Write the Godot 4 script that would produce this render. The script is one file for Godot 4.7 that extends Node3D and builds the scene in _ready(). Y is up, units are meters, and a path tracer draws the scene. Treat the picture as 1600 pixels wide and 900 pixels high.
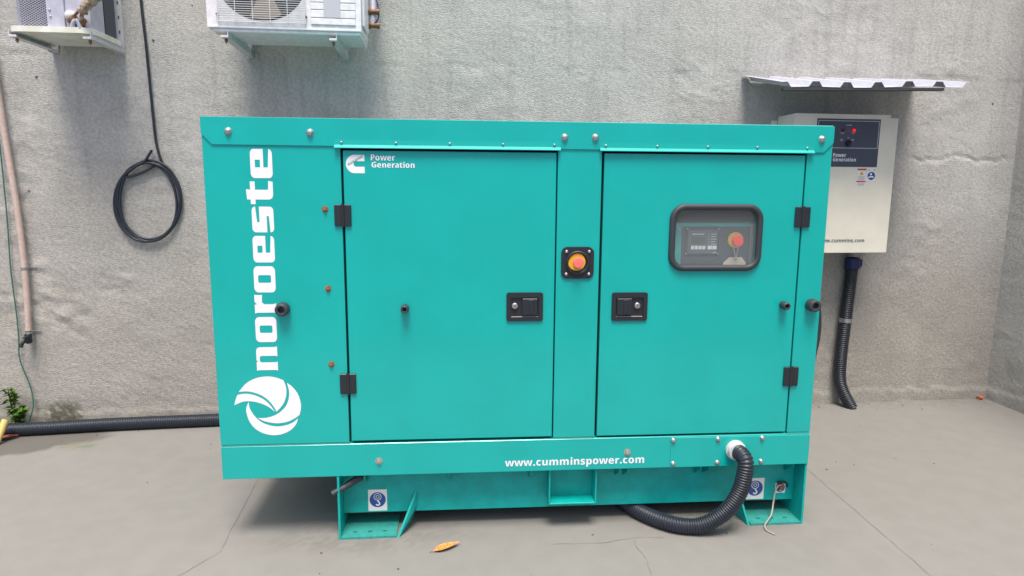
extends Node3D

# ---------------------------------------------------------------- measures
# Generator front is the plane z = 0, its left end x = 0, the floor y = 0; metres.
const GW := 2.2
const GH := 1.53
const WALL_TURN := 0.0275
const WALL_Z := -1.336

var M := {}
var names := {}
var rng := RandomNumberGenerator.new()

# ---------------------------------------------------------------- small helpers
func numbered(called: String, parent: Node) -> String:
	var key := str(parent.get_instance_id()) + "/" + called
	if not names.has(key):
		names[key] = 0
		return called
	names[key] += 1
	return "%s_%03d" % [called, names[key]]

func frame_wall() -> Transform3D:
	return Transform3D(Basis(Vector3.UP, WALL_TURN), Vector3(0, 0, WALL_Z))

func wall_point(u: float, y: float, out := 0.0) -> Vector3:
	return frame_wall() * Vector3(u, y, out)

# a thing: node at its base; its parts' meshes are written in the frame's own coordinates
func thing(called: String, label: String, category: String, base: Vector3, on_wall := false, group := "") -> Node3D:
	var o := Node3D.new()
	o.name = numbered(called, self)
	add_child(o, true)
	var f := frame_wall() if on_wall else Transform3D.IDENTITY
	o.transform = Transform3D(f.basis, f * base)
	o.set_meta("off", -base)
	tag(o, label, category, group)
	return o

func tag(o: Node, label: String, category := "", group := "", kind := "") -> void:
	if label: o.set_meta("label", label)
	if category: o.set_meta("category", category)
	if group: o.set_meta("group", group)
	if kind: o.set_meta("kind", kind)

func put(mesh: Mesh, called: String, mat: Material, parent: Node, at := Vector3.ZERO, basis := Basis.IDENTITY) -> MeshInstance3D:
	var m := MeshInstance3D.new()
	m.mesh = mesh
	m.name = numbered(called, parent)
	if mat: m.material_override = mat
	parent.add_child(m, true)
	var off: Vector3 = parent.get_meta("off") if parent.has_meta("off") else Vector3.ZERO
	m.transform = Transform3D(basis, off + at)
	return m

func part(s: SurfaceTool, called: String, mat: Material, parent: Node, at := Vector3.ZERO, basis := Basis.IDENTITY) -> MeshInstance3D:
	s.generate_normals()
	return put(s.commit(), called, mat, parent, at, basis)

func mesh_of(s: SurfaceTool) -> ArrayMesh:
	s.generate_normals()
	return s.commit()

func st() -> SurfaceTool:
	var s := SurfaceTool.new()
	s.begin(Mesh.PRIMITIVE_TRIANGLES)
	s.set_smooth_group(-1)
	return s

# convex polygon turned towards out
func face(s: SurfaceTool, p: Array, out: Vector3) -> void:
	var n := Vector3.ZERO
	for i in range(1, p.size() - 1):
		n += (p[i] - p[0]).cross(p[i + 1] - p[0])
	var q := p
	if n.dot(out) > 0.0:          # front faces run clockwise
		q = p.duplicate()
		q.reverse()
	for i in range(1, q.size() - 1):
		s.add_vertex(q[0]); s.add_vertex(q[i]); s.add_vertex(q[i + 1])

func box(s: SurfaceTool, c: Vector3, size: Vector3, bev := 0.0, b := Basis.IDENTITY) -> void:
	s.set_smooth_group(-1)
	var h := size / 2.0
	var e := minf(bev, minf(h.x, minf(h.y, h.z)) * 0.98)
	var ax := [Vector3.RIGHT, Vector3.UP, Vector3.BACK]
	for i in 3:
		var j := (i + 1) % 3
		var k := (i + 2) % 3
		for g in [-1.0, 1.0]:
			var q := []
			for w in [[-1, -1], [1, -1], [1, 1], [-1, 1]]:
				var v: Vector3 = ax[i] * h[i] * g + ax[j] * (h[j] - e) * w[0] + ax[k] * (h[k] - e) * w[1]
				q.append(c + b * v)
			face(s, q, b * (ax[i] * g))
			if e > 0.0:
				for g2 in [-1.0, 1.0]:
					var r := []
					for w in [[0, -1], [0, 1], [1, 1], [1, -1]]:
						var v: Vector3 = ax[k] * (h[k] - e) * w[1]
						v += ax[i] * g * (h[i] if w[0] == 0 else h[i] - e) + ax[j] * g2 * (h[j] - e if w[0] == 0 else h[j])
						r.append(c + b * v)
					face(s, r, b * (ax[i] * g + ax[j] * g2))
	if e > 0.0:
		for x in [-1.0, 1.0]:
			for y in [-1.0, 1.0]:
				for z in [-1.0, 1.0]:
					var o := Vector3(x, y, z)
					face(s, [c + b * (Vector3(h.x, h.y - e, h.z - e) * o), c + b * (Vector3(h.x - e, h.y, h.z - e) * o), c + b * (Vector3(h.x - e, h.y - e, h.z) * o)], b * o)

func boxmm(s: SurfaceTool, lo: Vector3, hi: Vector3, bev := 0.0) -> void:
	box(s, (lo + hi) / 2.0, hi - lo, bev)

func flat_poly(s: SurfaceTool, poly: PackedVector2Array, xf: Transform3D, d: float, towards := 1.0) -> void:
	s.set_smooth_group(-1)
	var idx := Geometry2D.triangulate_polygon(poly)
	for i in range(0, idx.size(), 3):
		var q := []
		for k in 3:
			var p := poly[idx[i + k]]
			q.append(xf * Vector3(p.x, p.y, d))
		face(s, q, xf.basis.z * towards)

func prism(s: SurfaceTool, poly: PackedVector2Array, xf: Transform3D, d0: float, d1: float, back := true, walls := true) -> void:
	flat_poly(s, poly, xf, d1, 1.0)
	if back: flat_poly(s, poly, xf, d0, -1.0)
	if not walls: return
	var area := 0.0
	for i in poly.size():
		area += poly[i].cross(poly[(i + 1) % poly.size()])
	var g := signf(area)
	for i in poly.size():
		var a := poly[i]
		var b := poly[(i + 1) % poly.size()]
		if a.distance_to(b) < 1e-6: continue
		var n := Vector2(b.y - a.y, a.x - b.x) * g
		face(s, [xf * Vector3(a.x, a.y, d0), xf * Vector3(b.x, b.y, d0), xf * Vector3(b.x, b.y, d1), xf * Vector3(a.x, a.y, d1)], xf.basis * Vector3(n.x, n.y, 0))

# polygon with holes cut into simple pieces
func pieces(outer: PackedVector2Array, holes: Array) -> Array:
	var ps := [outer]
	for h in holes:
		var cx := 0.0
		for p in h: cx += p.x / h.size()
		var next := []
		for p in ps:
			for half in [rect(-99, -99, cx, 99), rect(cx, -99, 99, 99)]:
				for q in Geometry2D.intersect_polygons(p, half):
					for r in Geometry2D.clip_polygons(q, h):
						if not Geometry2D.is_polygon_clockwise(r) or true:
							next.append(r)
		ps = next
	return ps

func rect(x0: float, y0: float, x1: float, y1: float) -> PackedVector2Array:
	return PackedVector2Array([Vector2(x0, y0), Vector2(x1, y0), Vector2(x1, y1), Vector2(x0, y1)])

func round_rect(x0: float, y0: float, x1: float, y1: float, r: float, n := 5) -> PackedVector2Array:
	var p := PackedVector2Array()
	for k in 4:
		var c := Vector2(x1 - r if k in [0, 3] else x0 + r, y1 - r if k in [0, 1] else y0 + r)
		for i in n + 1:
			var a := (k + float(i) / n) * PI / 2.0
			p.append(c + Vector2(cos(a), sin(a)) * r)
	return p

func circle(c: Vector2, r: float, n := 24) -> PackedVector2Array:
	var p := PackedVector2Array()
	for i in n:
		p.append(c + Vector2(cos(TAU * i / n), sin(TAU * i / n)) * r)
	return p

func stroke(pts: Array, w: float) -> Array:
	return Geometry2D.offset_polyline(PackedVector2Array(pts), w / 2.0, Geometry2D.JOIN_ROUND, Geometry2D.END_ROUND)

# profile of (radius, height) turned round the Y axis of xf
func lathe(s: SurfaceTool, prof: Array, xf: Transform3D, n := 20, hard := true) -> void:
	var mid := Vector3.ZERO
	for i in prof.size() - 1:
		s.set_smooth_group(i + 1 if hard else 1)
		var a: Vector2 = prof[i]
		var b: Vector2 = prof[i + 1]
		var t := b - a
		for k in n:
			var f0 := TAU * k / n
			var f1 := TAU * (k + 1) / n
			var d0 := Vector3(cos(f0), 0, sin(f0))
			var d1 := Vector3(cos(f1), 0, sin(f1))
			var dm := (d0 + d1).normalized()
			var out := xf.basis * (dm * t.y - Vector3.UP * t.x)
			var q := [xf * (d0 * a.x + Vector3.UP * a.y), xf * (d1 * a.x + Vector3.UP * a.y), xf * (d1 * b.x + Vector3.UP * b.y), xf * (d0 * b.x + Vector3.UP * b.y)]
			if a.x < 1e-6: q.remove_at(1)
			elif b.x < 1e-6: q.remove_at(2)
			face(s, q, out)
	s.set_smooth_group(-1)

func along(a: Vector3, dir: Vector3) -> Transform3D:   # Y axis along dir
	var y := dir.normalized()
	var x := y.cross(Vector3(0.123, 0.31, 0.94)).normalized()
	return Transform3D(Basis(x, y, x.cross(y)), a)

func smooth_path(pts: Array, step: float) -> PackedVector3Array:
	var c := Curve3D.new()
	c.bake_interval = step
	for i in pts.size():
		var t := Vector3.ZERO
		if i > 0 and i < pts.size() - 1:
			t = (pts[i + 1] - pts[i - 1]) / 6.0
			var l0: float = pts[i].distance_to(pts[i - 1])
			var l1: float = pts[i].distance_to(pts[i + 1])
			var d: Vector3 = (pts[i + 1] - pts[i - 1]).normalized()
			c.add_point(pts[i], -d * l0 / 3.0, d * l1 / 3.0)
			continue
		c.add_point(pts[i])
	var n := int(c.get_baked_length() / step)
	var p := PackedVector3Array()
	for i in n + 1:
		p.append(c.sample_baked(c.get_baked_length() * i / n, true))
	return p

func tube(s: SurfaceTool, pts: PackedVector3Array, radius: Callable, n := 10, caps := true) -> void:
	s.set_smooth_group(1)
	var rings := []
	var t0 := (pts[1] - pts[0]).normalized()
	var x := t0.cross(Vector3(0.31, 0.94, 0.123)).normalized()
	var run := 0.0
	for i in pts.size():
		var t := (pts[mini(i + 1, pts.size() - 1)] - pts[maxi(i - 1, 0)]).normalized()
		x = (x - t * x.dot(t)).normalized()
		var y := t.cross(x)
		if i: run += pts[i].distance_to(pts[i - 1])
		var r: float = radius.call(run)
		var ring := []
		for k in n:
			ring.append(pts[i] + (x * cos(TAU * k / n) + y * sin(TAU * k / n)) * r)
		rings.append(ring)
	for i in pts.size() - 1:
		for k in n:
			var l := (k + 1) % n
			face(s, [rings[i][k], rings[i][l], rings[i + 1][l], rings[i + 1][k]], rings[i][k] + rings[i + 1][l] - pts[i] - pts[i + 1])
	s.set_smooth_group(-1)
	if caps:
		face(s, rings[0], pts[0] - pts[1])
		face(s, rings[-1], pts[-1] - pts[-2])

func bar(s: SurfaceTool, a: Vector3, b: Vector3, r: float, n := 8) -> void:
	tube(s, PackedVector3Array([a, b]), func(_t): return r, n)

func ribbed(s: SurfaceTool, pts: Array, r: float, pitch: float, n := 18) -> void:
	var p := smooth_path(pts, pitch / 6.0)
	tube(s, p, func(t): return r - 0.0042 * (0.5 + 0.5 * cos(TAU * t / pitch)) ** 2.2, n)

# lettering laid out to a given width and cap height, front towards +z of xf
func letters(text: String, bold: bool, x: float, base: float, width: float, height: float, depth := 0.0006) -> ArrayMesh:
	var f := SystemFont.new()
	f.font_names = PackedStringArray(["Droid Sans"])
	f.font_weight = 700 if bold else 400
	var t := TextMesh.new()
	t.text = text
	t.font = f
	t.font_size = 64
	t.pixel_size = 0.01
	t.depth = 0.01
	t.curve_step = 1.0
	t.horizontal_alignment = HORIZONTAL_ALIGNMENT_LEFT
	t.vertical_alignment = VERTICAL_ALIGNMENT_CENTER
	var ab := t.get_aabb()
	var sx := width / ab.size.x
	var sy := height / ab.size.y
	var s := SurfaceTool.new()
	s.begin(Mesh.PRIMITIVE_TRIANGLES)
	s.append_from(t, 0, Transform3D(Basis.from_scale(Vector3(sx, sy, depth / 0.01)), Vector3(x - ab.position.x * sx, base - ab.position.y * sy, depth / 2)))
	return s.commit()

# ---------------------------------------------------------------- materials
func noise_image(size: int, frequency: float, seed_: int, octaves := 4, kind := FastNoiseLite.TYPE_SIMPLEX_SMOOTH) -> Image:
	var n := FastNoiseLite.new()
	n.noise_type = kind
	n.seed = seed_
	n.frequency = frequency
	n.fractal_octaves = octaves
	n.fractal_type = FastNoiseLite.FRACTAL_FBM if octaves > 1 else FastNoiseLite.FRACTAL_NONE
	return n.get_seamless_image(size, size)

func tint_texture(size: int, frequency: float, seed_: int, lo: Color, hi: Color, octaves := 4) -> ImageTexture:
	var a := noise_image(size, frequency, seed_, octaves).get_data()
	var out := PackedByteArray()
	out.resize(size * size * 3)
	var lut := []
	for i in 256:
		var c := lo.lerp(hi, smoothstep(0.12, 0.88, i / 255.0))
		lut.append([int(c.r * 255.0), int(c.g * 255.0), int(c.b * 255.0)])
	for i in size * size:
		var c: Array = lut[a[i]]
		out[3 * i] = c[0]; out[3 * i + 1] = c[1]; out[3 * i + 2] = c[2]
	return ImageTexture.create_from_image(Image.create_from_data(size, size, false, Image.FORMAT_RGB8, out))

# a height picture in floats: weighted sum of noises
func height_texture(size: int, layers: Array) -> ImageTexture:
	var sum := PackedFloat32Array()
	sum.resize(size * size)
	for l in layers:
		var a: PackedByteArray = noise_image(size, l[0], l[1], l[2], l[4] if l.size() > 4 else FastNoiseLite.TYPE_SIMPLEX_SMOOTH).get_data()
		var w: float = l[3] / 255.0
		for i in size * size:
			sum[i] += a[i] * w
	return ImageTexture.create_from_image(Image.create_from_data(size, size, false, Image.FORMAT_RF, sum.to_byte_array()))

func mat(c: Color, rough := 0.5, metal := 0.0, spec := 0.5) -> StandardMaterial3D:
	var m := StandardMaterial3D.new()
	m.albedo_color = c
	m.roughness = rough
	m.metallic = metal
	m.metallic_specular = spec
	return m

func textured(m: StandardMaterial3D, tex: Texture2D, scale: float) -> StandardMaterial3D:
	m.albedo_texture = tex
	m.uv1_triplanar = true
	m.uv1_world_triplanar = true
	m.uv1_scale = Vector3.ONE * scale
	return m

func relief(m: StandardMaterial3D, tex: Texture2D, cm: float) -> StandardMaterial3D:
	m.heightmap_enabled = true
	m.heightmap_texture = tex
	m.heightmap_scale = cm
	return m

func make_materials() -> void:
	# mottled paint: hardly visible change of tone
	var mottle := tint_texture(512, 0.006, 3, Color(0.975, 0.975, 0.975), Color(1, 1, 1), 3)
	var dusty := tint_texture(512, 0.02, 8, Color(0.93, 0.925, 0.915), Color(1, 1, 1), 5)
	var peel := height_texture(512, [[0.05, 4, 2, 1.0]])
	M.teal = textured(mat(TEAL, 0.3, 0.0, 0.5), mottle, 0.9)
	relief(M.teal, peel, 0.004)
	M.teal.clearcoat_enabled = true
	M.teal.clearcoat = 0.35
	M.teal.clearcoat_roughness = 0.12
	M.teal_frame = textured(mat(TEAL, 0.45, 0.0, 0.45), dusty, 1.3)
	M.inside = mat(Color(0.07, 0.10, 0.12), 0.8)
	M.black = mat(Color(0.125, 0.145, 0.17), 0.45)
	M.rubber = mat(Color(0.20, 0.215, 0.24), 0.55)
	M.hose = textured(mat(Color(0.14, 0.165, 0.21), 0.42), dusty, 4.0)
	M.steel = mat(Color(0.72, 0.72, 0.72), 0.32, 0.85)
	M.zinc = textured(mat(Color(0.74, 0.73, 0.70), 0.45, 0.6), dusty, 9.0)
	M.rust = textured(mat(Color(0.68, 0.52, 0.38), 0.7), tint_texture(128, 0.05, 5, Color(0.55, 0.45, 0.4), Color(1, 1, 1)), 20.0)
	M.white_print = mat(Color(0.90, 0.90, 0.93), 0.5)
	M.print = mat(Color.WHITE, 0.5)
	M.print.vertex_color_use_as_albedo = true
	M.yellow = mat(Color(0.86, 0.66, 0.14), 0.45)
	M.red = mat(Color(0.86, 0.20, 0.20), 0.4)
	M.red_faded = mat(Color(0.93, 0.44, 0.42), 0.55)
	M.white_plastic = mat(Color(0.84, 0.84, 0.84), 0.4)
	M.ac_white = textured(mat(Color(0.91, 0.90, 0.92), 0.4), dusty, 2.0)
	M.ac_grey = textured(mat(Color(0.73, 0.735, 0.80), 0.45), dusty, 2.0)
	M.pan_white = textured(mat(Color(0.92, 0.92, 0.90), 0.5), tint_texture(256, 0.012, 14, Color(0.90, 0.90, 0.84), Color(1, 1, 1), 4), 2.0)
	M.teal_dusty = textured(mat(Color(0.20, 0.58, 0.555), 0.6), dusty, 3.0)
	M.seam = textured(mat(Color(0.30, 0.62, 0.61), 0.6), mottle, 3.0)
	M.teal_rail = mat(TEAL, 0.5)
	M.ac_dark = mat(Color(0.30, 0.31, 0.35), 0.7)
	M.bracket = textured(mat(Color(0.82, 0.82, 0.84), 0.5), dusty, 3.0)
	M.cream = textured(mat(Color(0.90, 0.885, 0.83), 0.42), mottle, 1.6)
	M.panel_grey = mat(Color(0.27, 0.30, 0.37), 0.5)
	M.galvanised = textured(mat(Color(0.73, 0.74, 0.79), 0.5, 0.0), dusty, 3.0)
	M.pvc = textured(mat(Color(0.80, 0.71, 0.67), 0.5), dusty, 3.0)
	M.yellow_pvc = mat(Color(0.80, 0.71, 0.42), 0.55)
	M.green_wire = mat(Color(0.16, 0.40, 0.34), 0.5)
	M.wire_grey = mat(Color(0.62, 0.60, 0.58), 0.5)
	M.blue = mat(Color(0.12, 0.16, 0.36), 0.5)
	M.pane = mat(Color(0.9, 0.95, 0.95, 0.06), 0.05)
	M.pane.transparency = BaseMaterial3D.TRANSPARENCY_ALPHA
	M.led = mat(Color(0.9, 0.1, 0.15), 0.4)
	M.led.emission_enabled = true
	M.led.emission = Color(1.0, 0.08, 0.16)
	M.led.emission_energy_multiplier = 0.2
	M.leaf = textured(mat(Color(0.34, 0.50, 0.16), 0.55), tint_texture(128, 0.04, 6, Color(0.7, 0.75, 0.6), Color(1, 1, 1)), 14.0)
	M.leaf.backlight = Color(0.25, 0.35, 0.1)
	M.stem = mat(Color(0.42, 0.33, 0.25), 0.8)
	M.dry_leaf = textured(mat(Color(0.92, 0.66, 0.36), 0.7), tint_texture(128, 0.05, 7, Color(0.75, 0.6, 0.5), Color(1, 1, 1)), 16.0)
	M.red_leaf = textured(mat(Color(0.55, 0.27, 0.20), 0.7), tint_texture(128, 0.05, 9, Color(0.7, 0.6, 0.55), Color(1, 1, 1)), 16.0)
	M.card = mat(Color(0.82, 0.74, 0.66), 0.8)
	M.brass = mat(Color(0.52, 0.38, 0.27), 0.5, 0.4)
	M.tape = textured(mat(Color(0.80, 0.77, 0.72), 0.7), tint_texture(256, 0.03, 12, Color(0.55, 0.42, 0.32), Color(1, 1, 1)), 6.0)
	M.fan = mat(Color(0.66, 0.60, 0.55), 0.5)
	# rough plaster and painted concrete; their large stains, and shade painted low on the wall, are vertex colours
	var grain := tint_texture(1024, 0.05, 21, Color(0.90, 0.90, 0.90), Color(1, 1, 1), 6)
	M.plaster = textured(mat(PLASTER, 0.92, 0.0, 0.25), grain, 0.9)
	relief(M.plaster, height_texture(1024, [[0.14, 31, 3, 0.8], [0.04, 32, 3, 0.2], [0.25, 33, 2, 0.3]]), 0.42)
	M.plaster.vertex_color_use_as_albedo = true
	M.concrete = textured(mat(CONCRETE, 0.8, 0.0, 0.35), tint_texture(1024, 0.02, 41, Color(0.975, 0.975, 0.972), Color(1, 1, 1), 7), 0.37)
	relief(M.concrete, height_texture(512, [[0.05, 43, 5, 1.0]]), 0.04)
	M.concrete.vertex_color_use_as_albedo = true
	M.crack = mat(Color(0.465, 0.455, 0.443), 0.9)

const TEAL := Color(0.0, 0.66, 0.635)
const PLASTER := Color(0.765, 0.76, 0.745)
const CONCRETE := Color(0.515, 0.507, 0.497)

# ---------------------------------------------------------------- setting
func spread(a: float, b: float, fine0: float, fine1: float, step: float, coarse: float) -> Array:
	var v := []
	var x := a
	while x < b - 1e-4:
		v.append(x)
		x += step if x >= fine0 - 1e-4 and x < fine1 else minf(coarse, maxf(step, absf(fine0 - x) if x < fine0 else coarse))
	v.append(b)
	return v

func sheet(us: Array, vs: Array, at: Callable, tint: Callable, outward: Vector3) -> SurfaceTool:
	var s := SurfaceTool.new()
	s.begin(Mesh.PRIMITIVE_TRIANGLES)
	s.set_smooth_group(0)
	for v in vs:
		for u in us:
			s.set_color(tint.call(u, v))
			s.add_vertex(at.call(u, v))
	var w := us.size()
	var p0: Vector3 = at.call(us[0], vs[0])
	var flip := ((at.call(us[-1], vs[0]) - p0) as Vector3).cross(at.call(us[0], vs[-1]) - p0).dot(outward) > 0.0
	for j in vs.size() - 1:
		for i in w - 1:
			var a := j * w + i
			for k in ([a, a + w, a + 1, a + 1, a + w, a + w + 1] if flip else [a, a + 1, a + w, a + 1, a + w + 1, a + w]):
				s.add_index(k)
	return s

func noise(frequency: float, seed_: int, octaves := 4) -> FastNoiseLite:
	var n := FastNoiseLite.new()
	n.noise_type = FastNoiseLite.TYPE_SIMPLEX_SMOOTH
	n.seed = seed_
	n.frequency = frequency
	n.fractal_octaves = octaves
	return n

func blot(x: float, y: float, cx: float, cy: float, rx: float, ry: float) -> float:
	var d := Vector2((x - cx) / rx, (y - cy) / ry).length()
	return 1.0 - smoothstep(0.35, 1.0, d)

func build_setting() -> void:
	var g := MeshInstance3D.new()
	var big := st()
	face(big, [Vector3(-150, -0.03, -150), Vector3(150, -0.03, -150), Vector3(150, -0.03, 150), Vector3(-150, -0.03, 150)], Vector3.UP)
	g = part(big, "ground", mat(Color(0.33, 0.33, 0.33), 0.9), self)  # unseen beyond the slab; dark tone picked to cut bounced light
	tag(g, "", "", "", "structure")

	# floor slab
	var n1 := noise(0.9, 51, 5)
	var n2 := noise(6.0, 52, 4)
	var n3 := noise(30.0, 53, 3)
	var tint_floor := func(x: float, z: float) -> Color:
		var a := n1.get_noise_2d(x, z)
		var b := n2.get_noise_2d(x, z)
		var c := n3.get_noise_2d(x, z)
		var k := 0.965 + 0.03 * a + 0.012 * b + 0.06 * smoothstep(1.8, 2.9, x + 0.4 * a)   # lighter towards the right
		var col := Color(k, k, k)
		# grime along the foot of the wall and under the feet of the generator
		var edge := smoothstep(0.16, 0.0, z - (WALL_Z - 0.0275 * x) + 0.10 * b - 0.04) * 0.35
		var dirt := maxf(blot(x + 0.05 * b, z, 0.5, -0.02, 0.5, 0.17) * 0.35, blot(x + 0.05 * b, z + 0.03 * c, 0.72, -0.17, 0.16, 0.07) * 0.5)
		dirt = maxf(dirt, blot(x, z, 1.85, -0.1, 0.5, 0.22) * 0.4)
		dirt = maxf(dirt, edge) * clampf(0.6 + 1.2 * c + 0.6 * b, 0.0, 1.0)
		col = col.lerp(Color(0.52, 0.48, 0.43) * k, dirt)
		# damp, unpainted corner at the left
		var damp := smoothstep(-0.02, 0.03, -0.92 - 0.55 * (x + 1.25) - z + 0.06 * b)
		damp *= smoothstep(-0.85, -1.05, x + 0.1 * b)
		col = col.lerp(Color(0.46, 0.44, 0.42), damp * 0.8)
		# old spilt paint
		var spill := blot(x + 0.03 * c, z + 0.03 * b, -1.02, -1.0, 0.17, 0.07) * clampf(0.5 + 1.5 * c, 0.0, 1.0)
		col = col.lerp(Color(0.80, 0.76, 0.44), spill * 0.7)
		col = col.lerp(Color(0.45, 0.74, 0.62), blot(x + 0.02 * c, z, -1.0, -0.99, 0.05, 0.025) * 0.6)
		col = col.lerp(Color(1.12, 1.12, 1.12), blot(x, z, 4.07, -1.30, 0.07, 0.035) * 0.8)
		return col
	var fx := spread(-7.0, 4.4, -2.0, 4.2, 0.02, 0.6)
	var fz := spread(-1.7, 3.0, -1.6, 0.6, 0.02, 0.5)
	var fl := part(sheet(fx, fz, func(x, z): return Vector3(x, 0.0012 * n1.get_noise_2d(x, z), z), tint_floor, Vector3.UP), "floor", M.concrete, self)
	tag(fl, "", "", "", "structure")
	# hairline joints and cracks
	var cracks := [
		[Vector2(-0.045, -1.2), Vector2(-0.042, -0.54), Vector2(-0.014, -0.054), Vector2(-0.004, 0.053), Vector2(-0.077, 0.181), Vector2(-0.16, 0.27)],
		[Vector2(2.49, -1.1), Vector2(2.48, -0.411), Vector2(2.469, -0.025), Vector2(2.458, 0.393), Vector2(2.45, 0.8)],
		[Vector2(1.51, 0.06), Vector2(1.50, 0.12), Vector2(1.515, 0.2), Vector2(1.50, 0.32)],
		[Vector2(1.19, 0.085), Vector2(1.38, 0.09), Vector2(1.51, 0.06), Vector2(1.62, 0.065)],
	]
	for c in cracks:
		var s := st()
		var rr := []
		for i in c.size() - 1:
			var m := int(c[i].distance_to(c[i + 1]) / 0.03) + 1
			for k in m:
				var p: Vector2 = c[i].lerp(c[i + 1], float(k) / m)
				rr.append(p + Vector2(rng.randf_range(-1, 1), rng.randf_range(-1, 1)) * 0.0025)
		rr.append(c[-1])
		for i in rr.size() - 1:
			var d: Vector2 = (rr[i + 1] - rr[i]).orthogonal().normalized() * rng.randf_range(0.0004, 0.0011)
			face(s, [Vector3(rr[i].x - d.x, 0.0022, rr[i].y - d.y), Vector3(rr[i].x + d.x, 0.0022, rr[i].y + d.y), Vector3(rr[i + 1].x + d.x, 0.0022, rr[i + 1].y + d.y), Vector3(rr[i + 1].x - d.x, 0.0022, rr[i + 1].y - d.y)], Vector3.UP)
		part(s, "crack", M.crack, fl)

	# grit and crumbs swept about by the wind
	var grit := st()
	for k in 130:
		var gx := rng.randf_range(-1.6, 4.1)
		var gz := rng.randf_range(-1.3, 0.5)
		if k < 60:
			gz = WALL_Z - 0.0275 * gx + 0.02 + 0.12 * absf(rng.randfn(0.0, 0.6))
		var r := rng.randf_range(0.0015, 0.0045)
		box(grit, Vector3(gx, r * 0.5, gz), Vector3(r * 2.0, r * 1.2, r * 1.5), r * 0.4, Basis(Vector3.UP, rng.randf() * TAU))
	tag(part(grit, "grit", mat(Color(0.36, 0.33, 0.30), 0.9), fl), "", "", "", "stuff")
	# rear wall: rough plaster with trowel marks, sags and blisters
	var w1 := noise(1.1, 61, 4)
	var w2 := noise(7.0, 62, 4)
	var w3 := noise(38.0, 63, 3)
	var w4 := noise(2.2, 64, 3)
	var lump := func(u: float, y: float) -> float:
		var rough := 0.35 + 0.65 * smoothstep(1.5, 0.5, y + 0.35 * u)       # coarser low down at the left
		var d := 0.006 * w1.get_noise_2d(u, y) + 0.011 * rough * smoothstep(-0.05, 0.35, w1.get_noise_2d(u * 1.3 + 7.0, y * 1.3)) * w2.get_noise_2d(u * 0.9, y * 1.2) + (0.0016 + 0.0012 * rough) * w3.get_noise_2d(u, y)
		var ridge := 1.0 - absf(w4.get_noise_2d(u * 0.9 + 4.0, y * 2.6)) * 14.0
		d += 0.0028 * maxf(ridge, 0.0) * smoothstep(0.1, 0.5, w1.get_noise_2d(u * 1.7 - 9.0, y * 1.7)) 
		# the long blister at the right and the skirting of mortar at the foot
		var line := y - 1.478 - 0.012 * sin(u * 17.0) - 0.02 * w2.get_noise_2d(u, 3.0)
		d -= 0.008 * exp(-line * line / 0.00006) * smoothstep(3.45, 3.55, u) * smoothstep(4.16, 4.08, u)
		var lift := y - 1.93 - 0.006 * sin(u * 9.0) - 0.012 * w2.get_noise_2d(u * 0.6, 21.0)   # edge of the next day's plaster
		d += (0.0022 * smoothstep(-0.006, 0.006, lift) - 0.0024 * exp(-lift * lift / 0.00003)) * smoothstep(-0.15, 0.25, w4.get_noise_2d(u * 1.4 + 60.0, 1.0))
		var foot := y - 0.075 - 0.03 * w2.get_noise_2d(u * 1.4, 8.0)
		d += 0.006 * smoothstep(0.012, -0.012, foot)
		return d
	var tint_wall := func(u: float, y: float) -> Color:
		var a := w1.get_noise_2d(u * 0.6 + 3.0, y * 0.6)
		var b := w2.get_noise_2d(u * 0.5, y * 0.25 + 5.0)
		var k := 0.93 + 0.07 * a + 0.045 * b
		var col := Color(k, k, k)
		var warm_shade := smoothstep(2.0, 0.5, y + 0.08 * u + 0.6 * a)
		col = col.lerp(Color(0.77, 0.73, 0.68) * k, 0.85 * warm_shade)  # warm dirt, plus the dimmer light low on the wall painted in
		var run := w2.get_noise_2d(u * 2.2 + 30.0, y * 0.16)          # rain streaks
		col *= 1.0 - 0.10 * smoothstep(0.12, 0.5, run) * smoothstep(0.2, 2.2, y)
		var patch := w4.get_noise_2d(u * 0.8 - 20.0, y * 1.1)         # later coats of plaster
		col *= 1.0 + 0.05 * smoothstep(0.05, 0.10, patch) - 0.04 * smoothstep(0.18, 0.22, w4.get_noise_2d(u + 40.0, y * 1.4))
		col.a = 1.0
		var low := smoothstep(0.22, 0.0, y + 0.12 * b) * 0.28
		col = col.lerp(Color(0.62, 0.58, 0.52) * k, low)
		# damp patch and moss over the corrugated pipe
		col = col.lerp(Color(0.30, 0.29, 0.22), clampf(blot(u, y, -1.27, 0.07, 0.13, 0.10) * (0.75 + 2.2 * w3.get_noise_2d(u * 0.8, y * 0.8) + 0.8 * b), 0.0, 1.0) * 0.85)
		col = col.lerp(Color(0.16, 0.16, 0.12), clampf(blot(u, y, -1.28, 0.05, 0.12, 0.09) * (0.7 + 2.5 * w3.get_noise_2d(u + 3.0, y)), 0.0, 1.0) * 0.8)
		col = col.lerp(Color(0.45, 0.43, 0.38), blot(u, y, -1.5, 0.05, 0.2, 0.16) * 0.5)
		# drips below the hose tap
		col = col.lerp(Color(0.62, 0.60, 0.57), blot(u + 0.01 * b, y, -1.355, 0.42, 0.05, 0.16) * 0.5)
		return col
	var wall := thing("rear_wall", "rough grey plaster wall running behind the green generator, with black cable loop and white boxes hung on it", "wall", Vector3(0, 0, 0), true)
	var us := spread(-7.0, 4.21, -1.95, 4.2, 0.0125, 0.05)
	var ys := spread(0.0, 3.3, 0.0, 2.45, 0.0125, 0.4)
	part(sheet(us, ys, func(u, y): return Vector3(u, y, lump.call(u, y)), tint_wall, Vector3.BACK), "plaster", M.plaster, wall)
	var core := st()
	boxmm(core, Vector3(-7.0, -0.02, -0.22), Vector3(4.25, 3.3, -0.02))
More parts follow.
